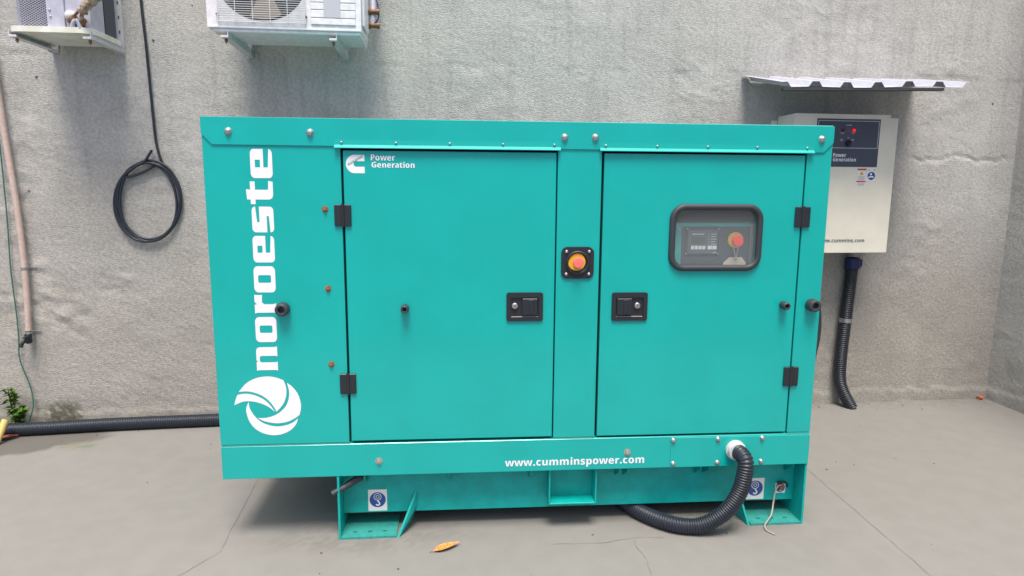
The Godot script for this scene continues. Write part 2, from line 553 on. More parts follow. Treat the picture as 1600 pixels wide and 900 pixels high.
	part(core, "masonry", mat(PLASTER, 0.95), wall)

	for q in [[-0.677, 2.017, 0.006], [-1.249, 1.826, 0.006], [-1.339, 1.260, 0.005], [-1.130, 1.977, 0.004], [-0.480, 2.193, 0.004], [3.983, 1.797, 0.006], [4.173, 0.421, 0.006]]:
		var sp := st()
		lathe(sp, [Vector2(q[2], 0.0), Vector2(q[2] * 0.8, 0.004), Vector2(0, 0.0045)], Transform3D(Basis(Vector3.RIGHT, PI / 2), Vector3(q[0], q[1], lump.call(q[0], q[1]) - 0.001)), 9)
		part(sp, "wall_plug", M.ac_dark, wall)
	var side := thing("side_wall", "shaded grey plaster wall meeting the rear wall at the right edge", "wall", Vector3(4.163, 0, 0))
	var zs := spread(-1.46, 5.0, -1.46, -0.6, 0.0125, 0.05)
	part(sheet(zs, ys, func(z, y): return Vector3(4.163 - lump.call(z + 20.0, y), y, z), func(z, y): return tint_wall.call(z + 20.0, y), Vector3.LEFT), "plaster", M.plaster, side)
	core = st()
	boxmm(core, Vector3(4.18, -0.02, -1.7), Vector3(4.4, 3.3, 5.0))
	part(core, "masonry", mat(PLASTER, 0.95), side)


# ---------------------------------------------------------------- generator
func glyph_mesh() -> Array:
	# letters of the word, each in a box 0..1 wide and 0..1 high: [outline, holes]
	var n := PackedVector2Array([Vector2(0, 0), Vector2(0.38, 0), Vector2(0.35, 0.08), Vector2(0.35, 0.78), Vector2(0.40, 0.84), Vector2(0.56, 0.84), Vector2(0.61, 0.78), Vector2(0.61, 0.08), Vector2(0.59, 0), Vector2(1, 0), Vector2(0.97, 0.1), Vector2(0.97, 0.82), Vector2(0.93, 0.95), Vector2(0.82, 1), Vector2(0.44, 1), Vector2(0.38, 0.93), Vector2(0.36, 1), Vector2(0, 1), Vector2(0.03, 0.9), Vector2(0.03, 0.1)])
	var r := PackedVector2Array([Vector2(0, 0), Vector2(0.56, 0), Vector2(0.5, 0.1), Vector2(0.5, 0.55), Vector2(0.6, 0.66), Vector2(1, 0.64), Vector2(0.98, 0.8), Vector2(1, 1), Vector2(0.62, 1), Vector2(0.5, 0.9), Vector2(0.48, 1), Vector2(0, 1), Vector2(0.05, 0.9), Vector2(0.05, 0.1)])
	var e := Geometry2D.clip_polygons(round_rect(0, 0, 1, 1, 0.17, 6), PackedVector2Array([Vector2(0.37, 0.21), Vector2(1.2, 0.14), Vector2(1.2, 0.41), Vector2(0.37, 0.41)]))[0]
	var s := Geometry2D.clip_polygons(round_rect(0, 0, 1, 1, 0.17, 6), PackedVector2Array([Vector2(0.40, 0.66), Vector2(1.2, 0.66), Vector2(1.2, 0.85), Vector2(0.40, 0.77)]))[0]
	s = Geometry2D.clip_polygons(s, PackedVector2Array([Vector2(-0.2, 0.16), Vector2(0.63, 0.22), Vector2(0.63, 0.32), Vector2(-0.2, 0.32)]))[0]
	var t := PackedVector2Array([Vector2(0.38, 0), Vector2(0.96, 0), Vector2(1.0, 0.20), Vector2(0.62, 0.22), Vector2(0.62, 0.82), Vector2(0.97, 0.82), Vector2(0.97, 1.04), Vector2(0.62, 1.04), Vector2(0.64, 1.23), Vector2(0.20, 1.2), Vector2(0.20, 1.04), Vector2(0.0, 1.04), Vector2(0.0, 0.82), Vector2(0.20, 0.82), Vector2(0.20, 0.18), Vector2(0.25, 0.06)])
	var o := round_rect(0, 0, 1, 1, 0.19, 6)
	var oh := round_rect(0.37, 0.2, 0.66, 0.8, 0.06, 3)
	return [{"n": [n, []], "o": [o, [oh]], "r": [r, []], "e": [e, [rect(0.37, 0.56, 0.63, 0.79)]], "s": [s, []], "t": [t, []]}]

func spline(pts: Array, n := 6) -> PackedVector2Array:
	var p := PackedVector2Array()
	for i in pts.size() - 1:
		var a: Vector2 = pts[maxi(i - 1, 0)]
		var b: Vector2 = pts[i]
		var c: Vector2 = pts[i + 1]
		var d: Vector2 = pts[mini(i + 2, pts.size() - 1)]
		for k in n:
			p.append(b.cubic_interpolate(c, a, d, float(k) / n))
	return p

func decal(parent: Node, called: String, at: Transform3D, layers: Array, lift := 0.0003) -> MeshInstance3D:
	# flat print: list of [polygon, colour], each a hair above the one before
	var s := st()
	var d := 0.0
	for l in layers:
		s.set_color(l[1])
		flat_poly(s, l[0], at, d)
		d += lift
	return part(s, called, M.print, parent)

func hook_layers(w: float, h: float) -> Array:
	var white := Color(0.78, 0.78, 0.76)
	var blue := Color(0.03, 0.075, 0.30)
	var c := Vector2(0, 0.02 * h)
	var L := [[rect(-w / 2, -h / 2, w / 2, h / 2), white], [circle(c, w * 0.43, 32), blue]]
	for q in stroke_ring(c + Vector2(0, w * 0.17), w * 0.19, w * 0.035): L.append([q, white])
	for q in stroke_ring(c + Vector2(0, w * 0.17), w * 0.085, w * 0.03): L.append([q, white])
	for q in stroke([c + Vector2(0, w * 0.0), c + Vector2(0.03 * w, -0.09 * w), c + Vector2(0.10 * w, -0.17 * w), c + Vector2(0.10 * w, -0.26 * w), c + Vector2(0.0, -0.31 * w), c + Vector2(-0.09 * w, -0.25 * w)], w * 0.075): L.append([q, white])
	return L

func stroke_ring(c: Vector2, r: float, w: float) -> Array:
	return pieces(circle(c, r + w / 2, 28), [circle(c, r - w / 2, 28)])

func dome_bolt(r: float, washer := 0.0) -> ArrayMesh:   # stands on z = 0, pointing to +z
	var s := st()
	var xf := Transform3D(Basis(Vector3.RIGHT, PI / 2), Vector3.ZERO)
	var p := []
	if washer > 0.0:
		p += [Vector2(washer, 0), Vector2(washer, 0.0015), Vector2(r, 0.0016)]
	else:
		p += [Vector2(r, 0)]
	p += [Vector2(r, r * 0.45), Vector2(r * 0.9, r * 0.75), Vector2(r * 0.62, r), Vector2(r * 0.28, r * 1.08), Vector2(0, r * 1.1)]
	lathe(s, p, xf, 14, false)
	return mesh_of(s)

func hex_bolt(r: float) -> ArrayMesh:
	var s := st()
	var xf := Transform3D(Basis(Vector3.RIGHT, PI / 2), Vector3.ZERO)
	lathe(s, [Vector2(r * 1.5, 0), Vector2(r * 1.5, 0.0015), Vector2(r, 0.0016)], xf, 16)
	prism(s, circle(Vector2.ZERO, r, 6), Transform3D.IDENTITY, 0.001, 0.006)
	prism(s, circle(Vector2.ZERO, r * 0.55, 10), Transform3D.IDENTITY, 0.006, 0.010)
	return mesh_of(s)

func build_generator() -> void:
	var g := thing("generator_set", "large turquoise green steel generator enclosure with two doors, standing on the concrete floor", "generator", Vector3(1.1, 0, -0.45))
	var I := Transform3D.IDENTITY
	# inner case, open behind the gaps and the window
	var s := st()
	boxmm(s, Vector3(0.004, 0.26, -0.93), Vector3(2.196, 1.50, -0.25))
	boxmm(s, Vector3(0.004, 0.26, -0.25), Vector3(1.56, 1.50, -0.03))
	boxmm(s, Vector3(2.03, 0.26, -0.25), Vector3(2.196, 1.50, -0.03))
	boxmm(s, Vector3(1.56, 0.26, -0.25), Vector3(2.03, 0.98, -0.03))
	boxmm(s, Vector3(1.56, 1.29, -0.25), Vector3(2.03, 1.50, -0.03))
	part(s, "inner_case", M.inside, g)
	# roof, end panels, rear
	s = st()
	boxmm(s, Vector3(-0.001, 1.508, -0.95), Vector3(2.201, 1.53, 0.0), 0.004)
	part(s, "roof", M.teal_dusty, g)
	for x in [0.0, 2.197]:
		s = st()
		boxmm(s, Vector3(x, 0.378, -0.948), Vector3(x + 0.003, 1.506, -0.029))
		part(s, "end_panel", M.teal, g)
	s = st()
	boxmm(s, Vector3(0.003, 0.378, -0.951), Vector3(2.197, 1.506, -0.949))
	part(s, "rear_panel", M.teal, g)
	# front: left panel, centre post, right post
	for q in [[0.0, 0.4545, "front_panel"], [1.2025, 1.3585, "centre_post"], [2.1075, 2.2, "corner_post"]]:
		s = st()
		boxmm(s, Vector3(q[0], 0.3795, -0.029), Vector3(q[1], 1.50, 0.0), 0.0015)
		part(s, q[2], M.teal, g)
	# header band with cut lower corners
	s = st()
	prism(s, PackedVector2Array([Vector2(0, 1.5285), Vector2(0, 1.474), Vector2(0.034, 1.4385), Vector2(2.166, 1.4345), Vector2(2.2, 1.469), Vector2(2.2, 1.5265)]), I, 0.0005, 0.0045)
	part(s, "header_band", M.teal, g)
	# skirt with a folded top edge
	s = st()
	boxmm(s, Vector3(0.0, 0.25, -0.05), Vector3(2.2, 0.3745, 0.001), 0.002)
	boxmm(s, Vector3(0.0, 0.25, -0.95), Vector3(0.003, 0.3745, -0.05))
	boxmm(s, Vector3(2.197, 0.25, -0.95), Vector3(2.2, 0.3745, -0.05))
	boxmm(s, Vector3(0.003, 0.25, -0.95), Vector3(2.197, 0.2535, -0.05))
	part(s, "skirt", M.teal, g)
	# thin pale strip along the seam over the skirt
	for q in [[0.002, 0.455], [1.204, 1.357], [2.109, 2.198]]:
		s = st()
		boxmm(s, Vector3(q[0], 0.3757, -0.004), Vector3(q[1], 0.3780, 0.0005))
		part(s, "seam_edge", M.seam, g)
	# doors
	var door_a := st()
	boxmm(door_a, Vector3(0.4625, 0.385, -0.02), Vector3(1.1975, 1.424, 0.0), 0.0018)
	var d1 := part(door_a, "door", M.teal, g)
	var door_b := st()
	for q in pieces(rect(1.3675, 0.384, 2.1005, 1.423), [round_rect(1.628, 1.022, 1.941, 1.232, 0.04)]):
		prism(door_b, q, I, -0.02, 0.0)
	var d2 := part(door_b, "door", M.teal, g)
	d2.set_meta("label", "door with a rounded rubber edged window")
	# drip rails over the doors, with rivets
	var rivet := dome_bolt(0.0042)
	for q in [[0.436, 1.210, [0.46, 0.643, 0.826, 1.009, 1.188]], [1.349, 2.128, [1.369, 1.553, 1.736, 1.917, 2.102]]]:
		s = st()
		var ra: float = q[0]
		var rb: float = q[1]
		for f in [[Vector2(0.0047, 1.458), Vector2(0.0062, 1.458)], [Vector2(0.0062, 1.458), Vector2(0.0062, 1.442)], [Vector2(0.0062, 1.442), Vector2(0.0155, 1.4325)], [Vector2(0.0155, 1.4325), Vector2(0.0155, 1.4305)], [Vector2(0.0155, 1.4305), Vector2(0.0047, 1.440)]]:
			var a: Vector2 = f[0]
			var b: Vector2 = f[1]
			face(s, [Vector3(ra, a.y, a.x), Vector3(rb, a.y, a.x), Vector3(rb, b.y, b.x), Vector3(ra, b.y, b.x)], Vector3(0, a.x - b.x + 0.0, a.y - b.y) if b.y < a.y - 1e-5 else Vector3(0, 1, 0) if f[0].y > 1.45 else Vector3(0, -1, -0.5))
		for x in [ra, rb]:
			face(s, [Vector3(x, 1.458, 0.0047), Vector3(x, 1.458, 0.0062), Vector3(x, 1.442, 0.0062), Vector3(x, 1.440, 0.0047)], Vector3(-1 if x == ra else 1, 0, 0))
			face(s, [Vector3(x, 1.442, 0.0062), Vector3(x, 1.4325, 0.0155), Vector3(x, 1.4305, 0.0155), Vector3(x, 1.440, 0.0047)], Vector3(-1 if x == ra else 1, 0, 0))
		var rail := part(s, "drip_rail", M.teal_rail, g)
		for x in q[2]:
			put(rivet, "rivet", M.steel, rail, Vector3(x, 1.4495, 0.0062))
	# bolts
	var bolt := dome_bolt(0.0105, 0.0125)
	for p in [[0.089, 1.482], [0.357, 1.481], [1.224, 1.476], [1.332, 1.477], [2.155, 1.481]]:
		put(bolt, "bolt", M.steel, g, Vector3(p[0], p[1], 0.0045))
	var rusty := hex_bolt(0.0075)
	for p in [[0.397, 1.224], [0.398, 0.948], [0.400, 0.674]]:
		put(rusty, "rusty_bolt", M.rust, g, Vector3(p[0], p[1], 0.0))
	var hex := hex_bolt(0.009)
	for p in [[0.559, 0.306], [1.486, 0.316]]:
		put(hex, "skirt_bolt", M.zinc, g, Vector3(p[0], p[1], 0.001))
	# access plate in the skirt
	s = st()
	boxmm(s, Vector3(1.652, 0.2515, 0.001), Vector3(2.2, 0.3695, 0.004), 0.001)
	var ap := part(s, "access_plate", M.teal, g)
	var small := dome_bolt(0.0085, 0.0095)
	for p in [[1.661, 0.360], [1.835, 0.361], [2.009, 0.361], [1.664, 0.267], [1.837, 0.267], [2.010, 0.267]]:
		put(small, "bolt", M.steel, ap, Vector3(p[0], p[1], 0.004))
	# hinges
	s = st()
	boxmm(s, Vector3(-0.029, -0.037, 0.0), Vector3(-0.004, 0.037, 0.0075), 0.002)
	boxmm(s, Vector3(0.004, -0.037, 0.0), Vector3(0.028, 0.037, 0.0075), 0.002)
	tube(s, PackedVector3Array([Vector3(0, -0.038, 0.006), Vector3(0, 0.039, 0.006)]), func(_t): return 0.0062, 12)
	var hinge := mesh_of(s)
	for p in [[0.4575, 1.203, d1], [0.4575, 0.602, d1], [2.105, 1.203, d2], [2.105, 0.603, d2]]:
		put(hinge, "hinge", M.black, p[2], Vector3(p[0], p[1], 0.0005))
	# rubber door stops
	for p in [[0.242, 0.878, 1.0], [2.164, 0.878, 1.0], [0.664, 0.877, 0.62], [2.055, 0.878, 0.62]]:
		s = st()
		var k: float = p[2]
		lathe(s, [Vector2(0.023 * k, 0), Vector2(0.024 * k, 0.012), Vector2(0.022 * k, 0.034), Vector2(0.017 * k, 0.037), Vector2(0.012 * k, 0.036), Vector2(0.010 * k, 0.020), Vector2(0, 0.019)], Transform3D(Basis(Vector3.RIGHT, PI / 2), Vector3(p[0], p[1], 0.0)), 20)
		part(s, "door_stop", M.rubber, g)
	# paddle latches with key locks
	for q in [[1.0245, 0.826, 1.0], [1.4085, 0.824, -1.0]]:
		var x0: float = q[0]
		var y0: float = q[1]
		var w := 0.132
		var h := 0.104
		var dish := round_rect(x0 + 0.015, y0 + 0.014, x0 + w - 0.015, y0 + h - 0.018, 0.004, 3)
		s = st()
		for p in pieces(round_rect(x0, y0, x0 + w, y0 + h, 0.008), [dish]):
			prism(s, p, I, 0.0005, 0.0065)
		flat_poly(s, dish, I, 0.0012)
		var latch := part(s, "latch", M.black, g)
		var px := x0 + 0.056 if q[2] > 0 else x0 + 0.018
		s = st()
		boxmm(s, Vector3(px, y0 + 0.020, 0.0013), Vector3(px + 0.056, y0 + h - 0.021, 0.0105), 0.0025)
		boxmm(s, Vector3(px + 0.025, y0 + 0.025, 0.0105), Vector3(px + 0.041, y0 + h - 0.026, 0.0125), 0.001)
		part(s, "paddle", M.black, latch)
		var kx := x0 + 0.030 if q[2] > 0 else x0 + w - 0.038
		s = st()
		lathe(s, [Vector2(0.0105, 0), Vector2(0.0105, 0.008), Vector2(0.0085, 0.0095), Vector2(0.0, 0.0095)], Transform3D(Basis(Vector3.RIGHT, PI / 2), Vector3(kx, y0 + 0.056, 0.0013)), 16)
		part(s, "key_lock", M.steel, latch)
		s = st()
		boxmm(s, Vector3(kx - 0.0008, y0 + 0.051, 0.0106), Vector3(kx + 0.0008, y0 + 0.061, 0.0113))
		part(s, "keyhole", M.black, latch)
		s = st()
		boxmm(s, Vector3(x0 + 0.017, y0 + 0.0145, 0.0013), Vector3(x0 + w - 0.017, y0 + 0.0165, 0.006), 0.0007)
		part(s, "spring_edge", M.wire_grey, latch)
	# emergency stop on the centre post
	var cx := 1.279
	var cy := 1.037
	s = st()
	prism(s, round_rect(cx - 0.059, cy - 0.057, cx + 0.059, cy + 0.057, 0.022), I, 0.0003, 0.006)
	var es := part(s, "emergency_stop", M.black, g)
	s = st()
	lathe(s, [Vector2(0.044, 0.006), Vector2(0.043, 0.012), Vector2(0.039, 0.014), Vector2(0.035, 0.012), Vector2(0.033, 0.0065), Vector2(0.03, 0.0065)], Transform3D(Basis(Vector3.RIGHT, PI / 2), Vector3(cx, cy, 0)), 32, false)
	part(s, "collar", M.black, es)
	s = st()
	lathe(s, [Vector2(0.0315, 0.0062), Vector2(0.0315, 0.009), Vector2(0.0, 0.009)], Transform3D(Basis(Vector3.RIGHT, PI / 2), Vector3(cx - 0.004, cy + 0.004, 0)), 32)
	part(s, "yellow_disc", M.yellow, es)
	s = st()
	lathe(s, [Vector2(0.012, 0.009), Vector2(0.012, 0.022), Vector2(0.0185, 0.024), Vector2(0.0195, 0.029), Vector2(0.0175, 0.034), Vector2(0.0, 0.0355)], Transform3D(Basis(Vector3.RIGHT, PI / 2), Vector3(cx - 0.002, cy + 0.003, 0)), 26)
	part(s, "push_button", M.red_faded, es)
	var screw := dome_bolt(0.006)
	for a in [-1, 1]:
		for b in [-1, 1]:
			put(screw, "screw", M.steel, es, Vector3(cx + 0.041 * a, cy + 0.0405 * b, 0.006))
	# window: rubber edge, pane
	var win := Node3D.new()
	win.name = "window"
	g.add_child(win)
	win.set_meta("off", g.get_meta("off"))
	s = st()
	var mid := round_rect(1.622, 1.017, 1.946, 1.238, 0.046, 8)
	var loop := PackedVector3Array()
	for p in mid: loop.append(Vector3(p.x, p.y, 0.0035))
	loop.append(loop[0]); loop.append(loop[1])
	tube(s, loop, func(_t): return 0.0115, 12, false)
	part(s, "rubber_edge", M.rubber, win)
	s = st()
	prism(s, round_rect(1.622, 1.017, 1.946, 1.238, 0.046, 6), I, -0.007, -0.004)
	part(s, "pane", M.pane, win)
	# control panel behind it
	s = st()
	boxmm(s, Vector3(1.57, 0.985, -0.13), Vector3(2.02, 1.1745, -0.103), 0.002)
	var cp := part(s, "control_panel", M.teal_frame, g, Vector3(0.019, 0.0294, 0.0523), Basis.from_scale(Vector3.ONE * 0.978))
	s = st()
	boxmm(s, Vector3(1.693, 0.987, -0.103), Vector3(1.957, 1.160, -0.0995), 0.001)
	part(s, "face_plate", mat(Color(0.23, 0.26, 0.30), 0.5), cp)
	s = st()
	boxmm(s, Vector3(1.704, 1.052, -0.0995), Vector3(1.838, 1.158, -0.095), 0.002)
	var mod := part(s, "controller", mat(Color(0.17, 0.195, 0.225), 0.5), cp)
	s = st()
	boxmm(s, Vector3(1.713, 1.058, -0.095), Vector3(1.829, 1.150, -0.092), 0.0015)
	part(s, "controller_face", mat(Color(0.31, 0.345, 0.39), 0.5), cp)
	s = st()
	boxmm(s, Vector3(1.728, 1.096, -0.092), Vector3(1.781, 1.122, -0.0915))
	part(s, "display", mat(Color(0.27, 0.30, 0.27), 0.3), cp)
	for k in 6:
		s = st()
		var bx := 1.727 + k * 0.0145 + (0.006 if k > 3 else 0.0) + (0.004 if k > 4 else 0.0)
		boxmm(s, Vector3(bx, 1.075, -0.092), Vector3(bx + (0.012 if k < 4 else 0.017), 1.089, -0.0905), 0.001)
		part(s, "key", M.white_plastic, cp)
	var PT := Transform3D(Basis.IDENTITY, Vector3(0, 0, -0.0918))
	var pl := []
	var pale := Color(0.55, 0.58, 0.62)
	pl.append([rect(1.730, 1.131, 1.776, 1.1345), pale])
	for k in 5:
		pl.append([rect(1.792, 1.131 - k * 0.0095, 1.798, 1.135 - k * 0.0095), Color(0.2, 0.22, 0.25)])
		pl.append([rect(1.803, 1.132 - k * 0.0095, 1.824 - 0.004 * (k % 2), 1.134 - k * 0.0095), pale])
	pl.append([rect(1.812, 1.062, 1.825, 1.0645), pale])
	tag(decal(cp, "key_legend", PT, pl, 0.0), "", "", "", "stuff")
	s = st()
	boxmm(s, Vector3(1.955, 1.0, -0.095), Vector3(1.968, 1.17, -0.09), 0.001)
	part(s, "door_strip", M.steel, cp)
	for p in [[1.711, 1.152], [1.832, 1.152], [1.709, 1.058], [1.833, 1.058], [1.683, 1.151]]:
		s = st()
		lathe(s, [Vector2(0.0032, 0), Vector2(0.003, 0.003), Vector2(0, 0.004)], Transform3D(Basis(Vector3.RIGHT, PI / 2), Vector3(p[0], p[1], -0.095 if p[0] > 1.7 else -0.103)), 10)
		part(s, "screw", M.steel, cp)
	s = st()
	lathe(s, [Vector2(0.030, 0.0), Vector2(0.030, 0.006), Vector2(0.027, 0.008), Vector2(0, 0.008)], Transform3D(Basis(Vector3.RIGHT, PI / 2), Vector3(1.900, 1.110, -0.0995)), 28)
	part(s, "yellow_disc", M.yellow, cp)
	s = st()
	lathe(s, [Vector2(0.014, 0.008), Vector2(0.014, 0.022), Vector2(0.020, 0.024), Vector2(0.021, 0.032), Vector2(0.019, 0.036), Vector2(0, 0.037)], Transform3D(Basis(Vector3.RIGHT, PI / 2), Vector3(1.898, 1.108, -0.0995)), 24)
	part(s, "stop_button", M.red, cp)
	# print on the front
	print_front(g, d1)
	# base frame
	s = st()
	boxmm(s, Vector3(0.413, 0.066, -0.084), Vector3(2.192, 0.2495, -0.078), 0.001)
	boxmm(s, Vector3(0.413, 0.066, -0.13), Vector3(2.192, 0.072, -0.084))
	part(s, "base_rail", M.teal_frame, g)
	s = st()
	boxmm(s, Vector3(0.413, 0.066, -0.94), Vector3(2.192, 0.2495, -0.93))
	part(s, "base_rail", M.teal_frame, g)
	for q in [[0.405, 1.0], [2.1995, -1.0]]:
		var x0: float = q[0]
		var d: float = q[1]
		s = st()
		prism(s, PackedVector2Array([Vector2(0, 0), Vector2(0, 0.2495), Vector2(-0.2, 0.2495), Vector2(-0.2, 0)]), Transform3D(Basis(Vector3(0, 0, 1), Vector3.UP, Vector3(-1, 0, 0)), Vector3(x0 + (0.008 if d > 0 else 0.0), 0, 0)), 0.0, 0.008)
		boxmm(s, Vector3(minf(x0, x0 + 0.008 * d), 0.07, -0.95), Vector3(maxf(x0, x0 + 0.008 * d), 0.2495, -0.2))
		part(s, "end_plate", M.teal_frame, g)
		s = st()
		var fa := x0 + 0.008 * d
		var fb := x0 + 0.212 * d
		var holes := []
		for k in 3:
			var hx := x0 + d * (0.055 + 0.055 * k)
			holes.append(round_rect(hx - 0.009, 0.033, hx + 0.009, 0.045, 0.0055, 4))
		for p in pieces(rect(minf(fa, fb), 0.0, maxf(fa, fb), 0.17), holes):
			prism(s, p, Transform3D(Basis(Vector3.RIGHT, Vector3(0, 0, -1), Vector3.UP), Vector3(0, 0, 0)), 0.0005, 0.009)
		part(s, "foot", M.teal_dusty, g)
		# leaning gusset between foot and rail
		s = st()
		var lean := 0.068 if d > 0 else 0.03
		var A := Vector3(x0 + d * 0.214, 0.0, -0.001)
		var T := Vector3(x0 + d * (0.214 + lean), 0.155, -0.079)
		var T2 := Vector3(x0 + d * (0.214 + lean), 0.10, -0.079)
		var B := Vector3(x0 + d * (0.214 + lean * 0.5), 0.0, -0.11)
		var tx := Vector3(0.008 * d, 0, 0)
		face(s, [A, T, T2, B], Vector3(-d, 0, 0)); face(s, [A + tx, T + tx, T2 + tx, B + tx], Vector3(d, 0, 0))
		face(s, [A, T, T + tx, A + tx], Vector3(0, 1, 1)); face(s, [A, B, B + tx, A + tx], Vector3(0, -1, 0)); face(s, [B, T2, T2 + tx, B + tx], Vector3(0, -1, -1))
		part(s, "gusset", M.teal_frame, g)
	# lifting pocket
	s = st()
	boxmm(s, Vector3(1.192, 0.106, -0.078), Vector3(1.1975, 0.2495, -0.012), 0.001)
	boxmm(s, Vector3(1.370, 0.106, -0.078), Vector3(1.3755, 0.2495, -0.012), 0.001)
	boxmm(s, Vector3(1.1975, 0.106, -0.078), Vector3(1.370, 0.112, -0.012), 0.001)
	part(s, "lifting_pocket", M.teal_frame, g)
	# little stiffening tabs under the skirt
	for x in [0.503, 0.815, 1.123, 1.462, 1.494, 1.780, 1.813, 2.149]:
		s = st()
		prism(s, PackedVector2Array([Vector2(-0.006, 0.2495), Vector2(-0.077, 0.2495), Vector2(-0.077, 0.19), Vector2(-0.006, 0.235)]), Transform3D(Basis(Vector3(0, 0, 1), Vector3.UP, Vector3(-1, 0, 0)), Vector3(x, 0, 0)), -0.0015, 0.0015)
		part(s, "tab", M.teal_frame, g)
	# lifting point stickers
	for q in [[0.541, 0.115, 0.071, 0.086], [2.033, 0.116, 0.075, 0.089], [2.138, 0.116, 0.043, 0.043]]:
		decal(g, "lifting_sticker", Transform3D(Basis.IDENTITY, Vector3(q[0], q[1], -0.0772)), hook_layers(q[2], q[3]))
	# drain hose stub behind the left foot plate
	s = st()
	tube(s, smooth_path([Vector3(0.52, 0.235, -0.066), Vector3(0.475, 0.222, -0.04), Vector3(0.43, 0.200, -0.02), Vector3(0.385, 0.182, -0.002)], 0.008), func(t): return 0.011 + (0.003 if t > 0.04 and t < 0.10 else 0.0), 12)
	part(s, "drain_hose", M.rubber, g)

func print_front(g: Node3D, d1: Node3D) -> void:
	# the word runs upwards, its letters' tops to the left; it leans by less than a degree
	var G: Dictionary = glyph_mesh()[0]
	var word := ["n", "o", "r", "o", "e", "s", "t", "e"]
	var spans := [[0.6535, 0.7425], [0.758, 0.848], [0.860, 0.927], [0.935, 1.027], [1.040, 1.132], [1.144, 1.232], [1.240, 1.319], [1.328, 1.425]]
	var lt := st()
	for i in word.size():
		var y0: float = spans[i][0]
		var y1: float = spans[i][1]
		var off := 0.0135 * ((y0 + y1) / 2.0 - 0.70) / 0.68
		# letter x -> world y, letter y -> world -x
		var xf := Transform3D(Basis(Vector3(0.0, y1 - y0, 0), Vector3(-0.0725, 0, 0), Vector3(0, 0, 1)), Vector3(0.2135 + off, y0, 0.0))
		for p in pieces(G[word[i]][0], G[word[i]][1]):
			flat_poly(lt, p, xf, 0.0006)
	part(lt, "lettering", M.white_print, g)
	# whirl mark
	var to := func(a: Array) -> Array:
		var r := []
		for k in range(0, a.size(), 2):
			r.append(Vector2(0.056 + (a[k] - 22.0) / 372.0 * 0.231, 0.414 + (867.0 - a[k + 1]) / 337.0 * 0.219))
		return r
	var blades := [
		[[50, 615, 95, 567, 150, 539, 210, 530, 262, 537, 303, 553], [303, 553, 315, 590, 316, 630, 305, 670, 285, 702, 256, 732], [256, 732, 240, 700, 215, 667, 180, 639, 140, 622, 100, 613, 50, 615]],
		[[22, 690, 30, 660, 42, 632], [42, 632, 75, 626, 110, 628, 150, 640, 190, 662, 222, 694, 248, 735], [248, 735, 220, 709, 190, 691, 150, 676, 110, 669, 70, 671, 22, 690]],
		[[322, 567, 352, 592, 379, 630, 393, 675, 394, 715, 385, 752], [385, 752, 360, 770, 320, 789, 270, 798, 225, 795, 180, 783, 148, 765], [148, 765, 190, 766, 235, 756, 275, 735, 308, 703, 326, 665, 332, 620, 322, 567]],
		[[102, 672, 106, 706, 125, 745, 158, 782, 200, 805, 250, 816, 300, 812, 345, 796, 375, 772], [375, 772, 365, 802, 335, 836, 290, 859, 240, 867, 185, 858, 135, 830, 104, 790, 89, 745, 87, 710, 102, 672]],
	]
	var wm := st()
	for b in blades:
		var poly := PackedVector2Array()
		for part_ in b: poly.append_array(spline(to.call(part_)))
		flat_poly(wm, poly, Transform3D.IDENTITY, 0.0006)
	part(wm, "whirl_mark", M.white_print, g)
	# maker's mark and words on the left door
	c_mark(d1, Transform3D(Basis.IDENTITY, Vector3(0.472, 1.347, 0.0006)), 0.063, 0.062, Color(0.80, 0.80, 0.81), Color(0.0, 0.30, 0.29))
	put(letters("Power", true, 0.5565, 1.3905, 0.082, 0.0205), "lettering", M.white_print, d1, Vector3(0, 0, 0.0004))
	put(letters("Generation", true, 0.5585, 1.3665, 0.146, 0.0205), "lettering", M.white_print, d1, Vector3(0, 0, 0.0004))
	put(letters("www.cumminspower.com", true, 1.023, 0.2625, 0.529, 0.0395), "lettering", M.white_print, g, Vector3(0, 0, 0.0014))

func c_mark(parent: Node, at: Transform3D, w: float, h: float, ink: Color, ground: Color) -> void:
	var p := PackedVector2Array()
	for q in [[1.0, 1.0], [1.0, 0.655], [0.54, 0.655]]: p.append(Vector2(q[0], q[1]))
	for i in 9:
		var a := PI / 2 + PI * i / 8.0
		p.append(Vector2(0.54 + 0.13 * cos(a), 0.505 + 0.15 * sin(a)))
	for q in [[0.54, 0.355], [1.0, 0.355], [1.0, 0.0], [0.46, 0.0]]: p.append(Vector2(q[0], q[1]))
	for i in range(1, 16):
		var a := -PI / 2 - PI * i / 16.0
		p.append(Vector2(0.46 + 0.46 * cos(a), 0.5 + 0.5 * sin(a)))
	p.append(Vector2(0.46, 1.0))
	for i in p.size(): p[i] *= Vector2(w, h)
	var L := [[p, ink]]
	# slanting name plate: outline and ink inside it
	var a := Vector2(0.10 * w, 0.46 * h)
	var b := Vector2(0.93 * w, 0.955 * h)
	for q in stroke([a, b], 0.115 * h): L.append([q, ground])
	for q in stroke([a, b], 0.085 * h): L.append([q, ink])
	var m := decal(parent, "maker_mark", at, L)
	var t := letters("Cummins", true, 0, -0.03 * h, a.distance_to(b) * 0.92, 0.07 * h, 0.0002)
	var tm := MeshInstance3D.new()
	tm.name = "mark_lettering"
	tm.mesh = t
	tm.material_override = mat(ground.linear_to_srgb(), 0.5)
	parent.add_child(tm, true)
	var off: Vector3 = parent.get_parent().get_meta("off") if not parent.has_meta("off") and parent.get_parent().has_meta("off") and not parent is MeshInstance3D else Vector3.ZERO
	tm.transform = Transform3D(Basis.IDENTITY, m.position) * at * Transform3D(Basis(Vector3.BACK, (b - a).angle()), Vector3(a.x + 0.02 * w, a.y + 0.01 * h, 0.001)) if m.position == Vector3.ZERO or true else tm.transform

